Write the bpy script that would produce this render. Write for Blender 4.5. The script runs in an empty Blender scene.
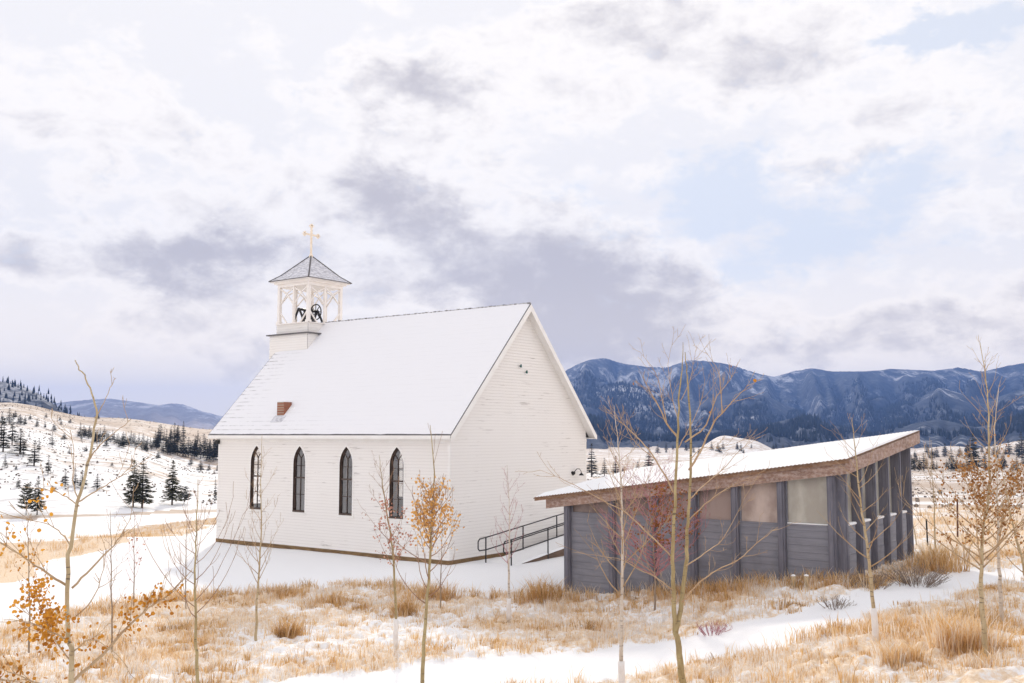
import bpy, bmesh, math, random
import numpy as np
from mathutils import Vector, noise as mnoise

random.seed(7)
RNG = np.random.default_rng(11)
SC = bpy.context.scene
COL = SC.collection
PI = math.pi

# ------------------------------------------------------------------ camera
FPX = 1024 * 35 / 36
CAMH = 4.7
TILT = math.atan(93 / FPX)
cT, sT = math.cos(TILT), math.sin(TILT)
cam = bpy.data.cameras.new('camera')
cam.lens = 35; cam.sensor_width = 36; cam.clip_end = 40000; cam.clip_start = .1
camo = bpy.data.objects.new('camera', cam); COL.objects.link(camo)
camo.location = (0, 0, CAMH); camo.rotation_euler = (PI / 2 + TILT, 0, 0)
SC.camera = camo


def ray(px, py):
    x = (px - 512) / FPX; y = (341.5 - py) / FPX
    return np.array([x, cT - y * sT, sT + y * cT])


def at(px, py, Y):
    d = ray(px, py)
    return d * (Y / d[1]) + np.array([0, 0, CAMH])


def sstep(a, b, x):
    t = np.clip((x - a) / (b - a), 0, 1)
    return t * t * (3 - 2 * t)


# ------------------------------------------------------------------ noise (numpy value noise)
def _hash(ix, iy, seed):
    h = (ix.astype(np.int64) * 374761393 + iy.astype(np.int64) * 668265263 + seed * 1442695041) & 0xffffffff
    h = ((h ^ (h >> 13)) * 1274126177) & 0xffffffff
    return ((h ^ (h >> 16)) & 0xffff) / 65535.0


def vnoise(x, y, seed=0):
    x = np.asarray(x, float); y = np.asarray(y, float)
    ix = np.floor(x); iy = np.floor(y); fx = x - ix; fy = y - iy
    fx = fx * fx * (3 - 2 * fx); fy = fy * fy * (3 - 2 * fy)
    a = _hash(ix, iy, seed); b = _hash(ix + 1, iy, seed); c = _hash(ix, iy + 1, seed); d = _hash(ix + 1, iy + 1, seed)
    return (a * (1 - fx) + b * fx) * (1 - fy) + (c * (1 - fx) + d * fx) * fy


def fbm(x, y, seed=0, o=4):
    s = 0; a = .5; t = 0
    for i in range(o):
        s = s + a * vnoise(x, y, seed + i * 17); t += a; a *= .5; x = np.asarray(x) * 2.03 + 5.1; y = np.asarray(y) * 2.03 + 1.7
    return s / t


# ------------------------------------------------------------------ terrain height
AZ = [-180, -60, -27, -22.4, -16.3, -9, 0, 5, 14, 22, 27, 60, 180]
TAB = [
    [(50, 0), (9000, 0)],
    [(50, 0), (140, -6), (400, 10), (800, 16), (2600, -12), (9000, -12)],
    [(50, 0), (140, -6), (330, 7.5), (370, 7.5), (520, 19), (700, 15), (2600, -12), (9000, -12)],
    [(50, 0), (140, -6), (330, 2.0), (372, .6), (520, 12.5), (700, 9), (2600, -12), (9000, -12)],
    [(50, 0), (140, -6), (330, -7), (362, -8.6), (520, 7), (700, 3), (2600, -12), (9000, -12)],
    [(50, 0), (140, -5), (330, -9), (520, -2), (700, -5), (2600, -12), (9000, -12)],
    [(55, 0), (140, -4), (300, -9), (700, -13), (1300, -17), (9000, -19)],
    [(60, 0), (140, -3.5), (300, -9), (700, -13), (1300, -17), (9000, -19)],
    [(60, 0), (140, -3.2), (300, -9), (700, -13), (1300, -17), (9000, -19)],
    [(60, 0), (140, -3), (300, -9), (700, -12), (1300, -16), (9000, -19)],
    [(60, 0), (140, -3), (300, -9), (700, -12), (1300, -15), (9000, -19)],
    [(60, 0), (140, -3), (300, -6), (700, -4), (2600, -12), (9000, -12)],
    [(50, 0), (9000, 0)],
]


def height(x, y, detail=True):
    x = np.asarray(x, float); y = np.asarray(y, float)
    r = np.hypot(x, y); az = np.degrees(np.arctan2(x, y))
    lr = np.log(np.maximum(r, 1))
    prof = []
    for t in TAB:
        prof.append(np.interp(lr, [math.log(a) for a, b in t], [b for a, b in t]))
    prof = np.array(prof)
    i = np.clip(np.searchsorted(AZ, az) - 1, 0, len(AZ) - 2)
    a0 = np.array(AZ)[i]; a1 = np.array(AZ)[i + 1]
    f = (az - a0) / (a1 - a0); f = f * f * (3 - 2 * f)
    p0 = np.take_along_axis(prof, i[None, ...], 0)[0]; p1 = np.take_along_axis(prof, (i + 1)[None, ...], 0)[0]
    z = p0 * (1 - f) + p1 * f
    z = z + 1.05 * sstep(1.5, 8.5, x) * (1 - sstep(36, 90, r)) * sstep(4, 12, y)
    if detail:
        far = sstep(90, 260, r)
        z = z + far * (fbm(x / 60, y / 60, 3, 4) - .5) * 5.0
        z = z + sstep(40, 60, r) * (1 - far) * (fbm(x / 12, y / 12, 5, 2) - .5) * .35
        # pale bare hills out in the valley
        for (pa, pr, sa, sr, hh) in ((11.9, 1150, 1.15, 150, 19), (13.6, 1120, 1.0, 120, 13), (23.6, 1080, 1.6, 110, 8), (27.2, 1150, 1.6, 120, 13)):
            z = z + hh * np.exp(-((az - pa) / sa) ** 2 - ((r - pr) / sr) ** 2)
    return z


_RR = np.concatenate([np.arange(5, 70, .05), np.geomspace(70, 4000, 2500)])


def ground(px, py):
    d = ray(px, py); h = math.hypot(d[0], d[1])
    X = d[0] / h * _RR; Y = d[1] / h * _RR; Z = CAMH + d[2] / h * _RR
    g = height(X, Y)
    b = np.nonzero(Z <= g)[0]
    k = b[0] if len(b) else len(_RR) - 1
    return np.array([X[k], Y[k], g[k]])


def gpoly(pts):
    return np.array([ground(*p)[:2] for p in pts])


def inpoly(x, y, poly):
    ins = np.zeros(np.shape(x), bool)
    n = len(poly); j = n - 1
    for i in range(n):
        xi, yi = poly[i]; xj, yj = poly[j]
        c = ((yi > y) != (yj > y)) & (x < (xj - xi) * (y - yi) / (yj - yi + 1e-12) + xi)
        ins ^= c; j = i
    return ins


# grass on the ground: outlines of the dry-grass areas, read off the place
GR_MAIN = gpoly([(-120, 632), (0, 628), (66, 615), (146, 602), (200, 597), (282, 594), (340, 589), (400, 592), (455, 597), (500, 598), (530, 588), (566, 590),
                 (850, 575), (925, 552), (960, 570), (905, 585), (870, 591), (800, 610), (740, 625), (680, 640), (560, 652), (420, 664), (300, 679), (200, 700), (60, 745), (-200, 745)])
GR_RIGHT = gpoly([(330, 740), (420, 702), (560, 686), (640, 673), (720, 659), (800, 644), (830, 628), (900, 610), (960, 594), (1024, 582), (1120, 566), (1250, 640), (1300, 760)])
GR_FIELD = gpoly([(905, 566), (920, 520), (960, 500), (1130, 500), (1130, 556), (1024, 566), (985, 572), (945, 562)])
GR_STRIP = gpoly([(-140, 560), (0, 543), (60, 539), (130, 528), (221, 516), (221, 524), (170, 530), (130, 538), (75, 553), (50, 566), (0, 582), (-140, 600)])
GR_STRIP2 = gpoly([(-60, 518), (60, 514.5), (130, 512.5), (222, 508.5), (222, 511.5), (130, 515.5), (60, 518), (-60, 523)])
SHED_PAD = gpoly([(566, 600), (838, 585), (905, 561), (925, 565), (870, 590), (566, 606)])


def grass_mask(x, y):
    x = np.asarray(x, float); y = np.asarray(y, float)
    wx = x + (fbm(x * 1.3, y * 1.3, 21, 3) - .5) * 1.0; wy = y + (fbm(x * 1.3, y * 1.3, 22, 3) - .5) * 1.0
    m = inpoly(wx, wy, GR_MAIN) | inpoly(wx, wy, GR_RIGHT) | inpoly(wx, wy, GR_FIELD)
    return m


# ------------------------------------------------------------------ materials
def newmat(name):
    m = bpy.data.materials.new(name); m.use_nodes = True
    nt = m.node_tree; nt.nodes.clear()
    return m, nt


class N:
    """tiny node helper"""
    def __init__(s, nt): s.nt = nt

    def node(s, typ, **kw):
        n = s.nt.nodes.new(typ)
        for k, v in kw.items(): setattr(n, k, v)
        return n

    def link(s, a, b): s.nt.links.new(a, b)

    def val(s, sock, v):
        if isinstance(v, (int, float, tuple, list)):
            if isinstance(v, (tuple, list)) and len(v) == 3 and sock.type == 'RGBA': v = (*v, 1)
            sock.default_value = v
        else: s.link(v, sock)

    def math(s, op, a, b=None, c=None, clamp=False):
        n = s.node('ShaderNodeMath', operation=op, use_clamp=clamp)
        s.val(n.inputs[0], a)
        if b is not None: s.val(n.inputs[1], b)
        if c is not None: s.val(n.inputs[2], c)
        return n.outputs[0]

    def mix(s, f, a, b):
        n = s.node('ShaderNodeMix', data_type='RGBA')
        s.val(n.inputs[0], f); s.val(n.inputs[6], a); s.val(n.inputs[7], b)
        return n.outputs[2]

    def smooth(s, x, a, b):
        n = s.node('ShaderNodeMapRange', interpolation_type='SMOOTHSTEP')
        s.val(n.inputs[0], x); s.val(n.inputs[1], a); s.val(n.inputs[2], b)
        return n.outputs[0]

    def noise(s, vec, scale, detail=4, rough=.55, dist=0.0):
        n = s.node('ShaderNodeTexNoise')
        if vec is not None: s.link(vec, n.inputs['Vector'])
        n.inputs['Scale'].default_value = scale; n.inputs['Detail'].default_value = detail
        n.inputs['Roughness'].default_value = rough; n.inputs['Distortion'].default_value = dist
        return n.outputs['Fac'], n.outputs['Color']

    def coords(s, which='Object', scale=(1, 1, 1), rot=(0, 0, 0)):
        t = s.node('ShaderNodeTexCoord'); m = s.node('ShaderNodeMapping')
        s.link(t.outputs[which], m.inputs[0]); m.inputs['Scale'].default_value = scale; m.inputs['Rotation'].default_value = rot
        return m.outputs[0]

    def attr(s, name):
        n = s.node('ShaderNodeAttribute', attribute_name=name); return n

    def bump(s, h, strength=.3, dist=.02):
        n = s.node('ShaderNodeBump'); s.val(n.inputs['Height'], h)
        n.inputs['Strength'].default_value = strength; n.inputs['Distance'].default_value = dist
        return n.outputs[0]

    def princ(s, color, rough=.7, normal=None, spec=.3, metal=0.0):
        p = s.node('ShaderNodeBsdfPrincipled')
        s.val(p.inputs['Base Color'], color); s.val(p.inputs['Roughness'], rough)
        p.inputs['Specular IOR Level'].default_value = spec; p.inputs['Metallic'].default_value = metal
        if normal is not None: s.link(normal, p.inputs['Normal'])
        return p.outputs[0]

    def out(s, sh, vol=None):
        o = s.node('ShaderNodeOutputMaterial')
        if sh is not None: s.link(sh, o.inputs['Surface'])
        if vol is not None: s.link(vol, o.inputs['Volume'])


def mat_simple(name, c1, c2=None, scale=6, rough=.7, bump=.2, stretch=(1, 1, 1), spec=.3, metal=0.0, detail=5, lo=.35, hi=.65, dist=.01):
    m, nt = newmat(name); n = N(nt)
    v = n.coords('Object', stretch)
    f, _ = n.noise(v, scale, detail)
    col = c1 if c2 is None else n.mix(n.smooth(f, lo, hi), c1, c2)
    nb = n.bump(f, bump, dist) if bump else None
    n.out(n.princ(col, rough, nb, spec, metal))
    return m


def mat_siding():
    m, nt = newmat('white_clapboard'); n = N(nt)
    v = n.coords('Object')
    f1, _ = n.noise(v, 1.3, 5)
    # long thin scratches of worn paint along the boards
    v2 = n.coords('Object', (.42, .42, 9))
    f2, _ = n.noise(v2, 1.7, 5, .62)
    v3 = n.coords('Object', (1, 1, 1)); f3, _ = n.noise(v3, .45, 2)
    worn = n.math('MULTIPLY', n.smooth(f2, .60, .66), n.smooth(f3, .44, .58))
    fb, _ = n.noise(v, .5, 3)
    base = n.mix(fb, (.825, .79, .75), (.87, .845, .815))
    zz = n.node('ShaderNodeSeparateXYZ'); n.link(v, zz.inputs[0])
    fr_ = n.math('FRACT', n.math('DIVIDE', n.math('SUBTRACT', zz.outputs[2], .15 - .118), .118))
    lap_shade = n.math('SUBTRACT', 1.0, n.smooth(n.math('ABSOLUTE', n.math('SUBTRACT', fr_, .0)), .05, .2))  # shadow line at each board lap, painted into the siding colour
    lap_shade = n.math('MULTIPLY', lap_shade, n.math('ADD', .24, n.math('MULTIPLY', f2, .14)))
    base = n.mix(lap_shade, base, (.50, .46, .43))
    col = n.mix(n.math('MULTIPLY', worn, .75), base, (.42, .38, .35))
    n.out(n.princ(col, .6, n.bump(f2, .08, .004), .3))
    return m


def mat_snow(name='snow', rough=.75, tint=(.87, .875, .885), bscale=3.0, bstr=.35):
    m, nt = newmat(name); n = N(nt)
    v = n.coords('Object')
    f, _ = n.noise(v, bscale, 6, .6); g, _ = n.noise(v, bscale * 9, 3)
    h = n.math('ADD', f, n.math('MULTIPLY', g, .25))
    n.out(n.princ(n.mix(f, tint, tuple(min(1, c * 1.015) for c in tint)), rough, n.bump(h, bstr, .03), .25))
    return m


def mat_roofsnow():
    # thin snow over shingles: the shingle courses show through as faint lines near the far rake and the eave
    m, nt = newmat('roof_snow_over_shingles'); n = N(nt)
    t = n.node('ShaderNodeTexCoord'); sep = n.node('ShaderNodeSeparateXYZ'); n.link(t.outputs['Object'], sep.inputs[0])
    x, y, z = sep.outputs
    course = n.math('FRACT', n.math('MULTIPLY', z, 5.6))
    line = n.math('SUBTRACT', 1.0, n.smooth(n.math('ABSOLUTE', n.math('SUBTRACT', course, .5)), .0, .17))
    v = n.coords('Object', (1.0, .7, 2.5)); f, _ = n.noise(v, 2.6, 6, .7)
    edge = n.smooth(y, 11.1, 13.7)
    eave = n.math('MULTIPLY', n.math('SUBTRACT', 1.0, n.smooth(z, 4.75, 5.9)), .55)
    amt = n.math('ADD', n.math('MAXIMUM', edge, n.math('MULTIPLY', eave, n.smooth(y, 5.5, 9.5))), .08)
    mask = n.math('MULTIPLY', n.math('MULTIPLY', line, n.smooth(f, .42, .62)), amt)
    col = n.mix(n.math('MULTIPLY', mask, .8), (.845, .845, .87), (.30, .29, .30))
    g, _ = n.noise(n.coords('Object'), 1.2, 4)
    h = n.math('ADD', n.math('MULTIPLY', line, -.15), g)
    n.out(n.princ(col, .7, n.bump(h, .2, .03), .25))
    return m


def mat_brick():
    m, nt = newmat('chimney_brick'); n = N(nt)
    b = n.node('ShaderNodeTexBrick'); v = n.coords('Object', rot=(PI / 2, 0, 0)); n.link(v, b.inputs['Vector'])
    b.inputs['Color1'].default_value = (.34, .12, .06, 1); b.inputs['Color2'].default_value = (.24, .075, .045, 1)
    b.inputs['Mortar'].default_value = (.36, .26, .2, 1); b.inputs['Scale'].default_value = 4.6
    b.inputs['Mortar Size'].default_value = .018
    n.out(n.princ(b.outputs[0], .85, n.bump(b.outputs[1], .3, .01)))
    return m


def mat_wood(name, c1, c2, scale=2.2, axis=2, frost=0.0, rough=.75):
    st = [9, 9, 9]; st[axis] = .7
    m, nt = newmat(name); n = N(nt)
    v = n.coords('Object', tuple(st)); f, _ = n.noise(v, scale, 6, .65)
    v2 = n.coords('Object'); g, _ = n.noise(v2, 1.1, 4)
    col = n.mix(n.smooth(f, .3, .7), c1, c2)
    col = n.mix(n.math('MULTIPLY', n.smooth(g, .45, .7), .35), col, tuple(c * .55 for c in c1))
    if frost:
        k, _ = n.noise(n.coords('Object', (3, 3, 5)), 2.6, 8, .75)
        col = n.mix(n.math('MULTIPLY', n.smooth(k, .42, .6), frost), col, (.72, .64, .60))
    n.out(n.princ(col, rough, n.bump(f, .25, .008)))
    return m


def mat_glass():
    m, nt = newmat('old_window_glass'); n = N(nt)
    f, _ = n.noise(n.coords('Object'), 2.5, 3)
    tr = n.node('ShaderNodeBsdfTransparent'); tr.inputs[0].default_value = (.74, .72, .70, 1)
    gl = n.node('ShaderNodeBsdfGlossy'); gl.inputs['Roughness'].default_value = .03; gl.inputs[0].default_value = (.9, .9, .92, 1)
    n.link(n.bump(f, .35, .05), gl.inputs['Normal'])
    fr = n.node('ShaderNodeLayerWeight'); fr.inputs[0].default_value = .25
    mx = n.node('ShaderNodeMixShader'); n.link(n.math('MULTIPLY_ADD', fr.outputs[1], .24, .15, clamp=True), mx.inputs[0])
    n.link(tr.outputs[0], mx.inputs[1]); n.link(gl.outputs[0], mx.inputs[2])
    n.out(mx.outputs[0])
    return m


def mat_bark(name, c1, c2, lent=True):
    m, nt = newmat(name); n = N(nt)
    v = n.coords('Object', (5, 5, 1.2)); f, _ = n.noise(v, 3, 5, .6)
    v2 = n.coords('Object', (4, 4, 26)); g, _ = n.noise(v2, 1.6, 3)
    col = n.mix(n.smooth(f, .35, .68), c1, c2)
    if lent: col = n.mix(n.math('MULTIPLY', n.smooth(g, .6, .68), .75), col, (.07, .05, .04))
    n.out(n.princ(col, .75, n.bump(g, .25, .006)))
    return m


def mat_leaf(name, a, b, trans=.5):
    m, nt = newmat(name); n = N(nt)
    at_ = n.attr('tone'); f = at_.outputs['Fac']
    col = n.mix(f, a, b)
    d = n.node('ShaderNodeBsdfDiffuse'); n.link(col, d.inputs[0])
    t = n.node('ShaderNodeBsdfTranslucent'); n.link(col, t.inputs[0])
    mx = n.node('ShaderNodeMixShader'); mx.inputs[0].default_value = trans
    n.link(d.outputs[0], mx.inputs[1]); n.link(t.outputs[0], mx.inputs[2])
    n.out(mx.outputs[0])
    return m


def mat_grass():
    m, nt = newmat('dry_grass_blades'); n = N(nt)
    f = n.attr('tone').outputs['Fac']
    r = n.node('ShaderNodeValToRGB'); n.link(f, r.inputs[0])
    e = r.color_ramp.elements
    e[0].position = 0; e[0].color = (.28, .17, .075, 1)
    e[1].position = 1; e[1].color = (.82, .80, .78, 1)
    for p, c in ((.20, (.50, .30, .125)), (.42, (.72, .47, .21)), (.60, (.80, .62, .40)), (.72, (.86, .80, .73))):
        x = e.new(p); x.color = (*c, 1)
    d = n.node('ShaderNodeBsdfDiffuse'); n.link(r.outputs[0], d.inputs[0])
    t = n.node('ShaderNodeBsdfTranslucent'); n.link(r.outputs[0], t.inputs[0])
    mx = n.node('ShaderNodeMixShader'); mx.inputs[0].default_value = .45
    n.link(d.outputs[0], mx.inputs[1]); n.link(t.outputs[0], mx.inputs[2])
    n.out(mx.outputs[0])
    return m


def mat_ground():
    m, nt = newmat('snowy_ground'); n = N(nt)
    v = n.coords('Object')
    tan = n.attr('tan').outputs['Fac']
    f1, _ = n.noise(v, 5.5, 8, .72); f2, _ = n.noise(v, .18, 5, .6); f3, _ = n.noise(v, 17, 5, .65)
    fr, _ = n.noise(v, .045, 6, .72)
    far = n.attr('far').outputs['Fac']
    near = n.math('SUBTRACT', 1.0, far)
    nz = n.math('ADD', n.math('MULTIPLY', near, f1), n.math('MULTIPLY', far, n.math('ADD', n.math('MULTIPLY', f2, .5), n.math('MULTIPLY', fr, .5))))
    # snow lies where the local noise is above the share of grass
    d = n.math('ADD', n.math('SUBTRACT', tan, nz), .02)
    mask = n.math('MULTIPLY', n.smooth(d, -.10, .14), n.smooth(tan, .03, .12))
    gcol = n.mix(n.smooth(f3, .3, .7), (.68, .49, .31), (.82, .69, .54))
    gcol = n.mix(n.math('MULTIPLY', n.smooth(f1, .56, .68), .5), gcol, (.36, .24, .15))
    fcol = n.mix(n.smooth(fr, .35, .65), (.50, .40, .32), (.62, .54, .47))
    gcol = n.mix(far, gcol, fcol)
    snow = (.865, .87, .885)
    col = n.mix(mask, snow, gcol)
    # sagebrush dots on the far slopes
    b1, _ = n.noise(v, .42, 3, .6); b2, _ = n.noise(v, .03, 3)
    brush = n.math('MULTIPLY', n.math('MULTIPLY', n.smooth(b1, .55, .63), n.attr('brush').outputs['Fac']), n.smooth(b2, .30, .58))
    col = n.mix(n.math('MULTIPLY', brush, .75), col, (.14, .115, .10))
    h = n.math('ADD', f1, n.math('MULTIPLY', f3, .3))
    n.out(n.princ(col, .8, n.bump(h, .35, .05), .2))
    return m


def mat_mountain():
    m, nt = newmat('forested_mountain'); n = N(nt)
    v = n.coords('Object', (1, .32, .5))
    f1, _ = n.noise(v, .0030, 7, .62); f2, _ = n.noise(v, .013, 7, .7); f3, _ = n.noise(v, .045, 5, .72)
    a = n.attr('high').outputs['Fac']
    forest = n.mix(n.smooth(f3, .35, .65), (.010, .020, .042), (.042, .058, .088))
    s = n.math('ADD', n.math('ADD', n.math('MULTIPLY', f1, .55), n.math('MULTIPLY', f2, .45)), n.math('MULTIPLY', n.math('SUBTRACT', a, .5), .12))
    g = n.node('ShaderNodeNewGeometry'); sep = n.node('ShaderNodeSeparateXYZ'); n.link(g.outputs['Normal'], sep.inputs[0])
    snowm = n.math('MULTIPLY', n.smooth(s, .535, .60), n.smooth(f2, .47, .58))
    vs = n.coords('Object', (1, .10, .12)); st, _ = n.noise(vs, .022, 7, .7)
    snowm = n.math('MAXIMUM', n.math('MULTIPLY', snowm, .75), n.math('MULTIPLY', n.smooth(st, .57, .64), n.smooth(f1, .46, .60)))
    # light powdering between the trees
    powder = n.math('MULTIPLY', n.smooth(f3, .52, .62), n.smooth(f1, .38, .62))
    col = n.mix(n.math('MULTIPLY', powder, .36), forest, (.42, .46, .55))
    col = n.mix(n.math('MULTIPLY', n.smooth(f2, .42, .34), .75), col, (.008, .016, .034))
    col = n.mix(n.math('MULTIPLY', snowm, .78), col, (.66, .68, .74))
    bare = n.attr('bare').outputs['Fac']
    col = n.mix(bare, col, n.mix(n.smooth(f2, .4, .6), (.55, .47, .42), (.70, .66, .66)))
    n.out(n.princ(col, .9, n.bump(f3, .5, 8.0), .1))
    return m


M = {}
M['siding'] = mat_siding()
M['trim'] = mat_simple('white_trim_paint', (.83, .80, .765), (.87, .85, .82), 2, .55, .05)
M['belfry'] = mat_simple('cream_belfry_paint', (.84, .79, .74), (.88, .84, .80), 3, .55, .08)
M['roofsnow'] = mat_roofsnow()
M['shingle'] = mat_simple('dark_shingle', (.11, .105, .11), (.17, .16, .165), 14, .85, .3)
M['snow'] = mat_snow()
M['ridge'] = mat_simple('snow_dusted_ridge_cap', (.14, .135, .14), (.55, .55, .57), 6, .85, .3)
M['ground'] = mat_ground()
M['mountain'] = mat_mountain()
M['brick'] = mat_brick()
M['sill'] = mat_wood('weathered_sill_beam', (.12, .07, .035), (.30, .19, .085), 3, 1)
M['dark_frame'] = mat_simple('dark_window_sash', (.055, .036, .028), (.10, .068, .052), 5, .5, .1)
M['glass'] = mat_glass()
M['interior'] = mat_simple('dark_wood_interior', (.13, .085, .06), (.17, .12, .085), 3, .7, .1, (1, 1, .2))
M['iron'] = mat_simple('black_iron', (.012, .012, .014), (.03, .03, .03), 8, .45, .1)
M['cross'] = mat_simple('gilded_cross', (.84, .70, .54), (.88, .77, .63), 6, .45, .05, spec=.5)
M['belfry_roof'] = mat_simple('belfry_shingles_dusted', (.46, .46, .50), (.74, .74, .78), 5, .8, .35, (1, 1, 5), lo=.38, hi=.6)
M['teal'] = mat_simple('teal_glass_insulator', (.01, .08, .075), (.02, .12, .10), 5, .2, 0)
M['slate_panel'] = mat_wood('slate_grey_boards', (.205, .207, .24), (.255, .257, .29), 2.0, 1)
M['slate_side'] = mat_wood('slate_grey_side_boards', (.205, .207, .24), (.255, .257, .29), 2.0, 0)
M['slate_post'] = mat_wood('slate_grey_post', (.135, .135, .165), (.20, .195, .23), 2.0, 2)
M['fascia'] = mat_wood('frosted_brown_beam', (.22, .13, .095), (.34, .22, .17), 1.6, 1, .3)
M['fascia_side'] = mat_wood('frosted_brown_beam_side', (.22, .13, .095), (.34, .22, .17), 1.6, 0, .3)
M['rust'] = mat_wood('rusty_deck_edge', (.20, .105, .055), (.29, .17, .10), 2.0, 1, .15)
M['pane'] = mat_simple('clouded_panel', (.36, .33, .28), (.60, .58, .51), 1.1, .16, .05, (1, 1, .5), .5, detail=6)
M['pane_brown'] = mat_simple('brown_stained_panel', (.19, .14, .125), (.36, .28, .25), 1.1, .16, .05, (1, 1, .5), detail=6)
M['pane_pink'] = mat_simple('tan_stained_panel', (.34, .26, .225), (.56, .46, .405), 1.2, .16, .05, (1, 1, .6), detail=6)
M['soffit'] = mat_simple('dark_soffit', (.05, .035, .028), (.08, .055, .04), 3, .8, .1)
M['rampwood'] = mat_wood('ramp_timber', (.11, .07, .05), (.20, .13, .09), 2, 0)
M['guard'] = mat_simple('white_tree_guard', (.74, .71, .69), (.82, .80, .78), 5, .5, .1)
M['bark_olive'] = mat_bark('olive_aspen_bark', (.30, .22, .105), (.42, .33, .17))
M['bark_tan'] = mat_bark('tan_aspen_bark', (.40, .30, .17), (.52, .42, .27))
M['bark_pale'] = mat_bark('pale_aspen_bark', (.50, .42, .34), (.64, .57, .49))
M['bark_grey'] = mat_bark('grey_brown_bark', (.24, .18, .13), (.36, .28, .21), False)
M['twig'] = mat_simple('reddish_brown_twigs', (.26, .14, .085), (.34, .21, .13), 4, .7, 0)
M['twig_tan'] = mat_simple('tan_twigs', (.38, .25, .14), (.46, .33, .20), 4, .7, 0)
M['twig_warm'] = mat_simple('warm_brown_twigs', (.40, .26, .15), (.48, .34, .21), 4, .7, 0)
M['twig_pink'] = mat_simple('pinkish_twigs', (.36, .15, .17), (.46, .23, .24), 4, .7, 0)
M['leaf_orange'] = mat_leaf('orange_aspen_leaf', (.34, .13, .025), (.72, .35, .05))
M['leaf_gold'] = mat_leaf('golden_aspen_leaf', (.50, .25, .07), (.74, .45, .17))
M['leaf_pink'] = mat_leaf('pinkish_dry_leaf', (.36, .16, .12), (.56, .33, .25))
M['leaf_brown'] = mat_leaf('brown_aspen_leaf', (.20, .09, .035), (.46, .235, .085))
M['leaf_rust'] = mat_leaf('rusty_dry_leaf', (.22, .09, .04), (.46, .22, .07))
M['grass'] = mat_grass()
M['needle'] = mat_leaf('dark_conifer_needles', (.030, .038, .034), (.095, .102, .085), .3)
M['needle_olive'] = mat_leaf('olive_conifer_needles', (.055, .060, .038), (.18, .17, .11), .35)
M['ctrunk'] = mat_simple('conifer_bark', (.08, .055, .04), (.13, .10, .08), 3, .9, .2)
M['farwood'] = mat_leaf('far_forest_needles', (.012, .018, .022), (.04, .048, .05), .05)
M['post_rust'] = mat_simple('rusty_steel_post', (.12, .055, .04), (.19, .09, .06), 6, .7, .1)
M['stub'] = mat_wood('pale_wood_stub', (.36, .27, .17), (.52, .42, .28), 2, 2)
M['brush'] = mat_simple('grey_brown_brush', (.17, .125, .10), (.27, .21, .17), 4, .8, 0)


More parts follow.
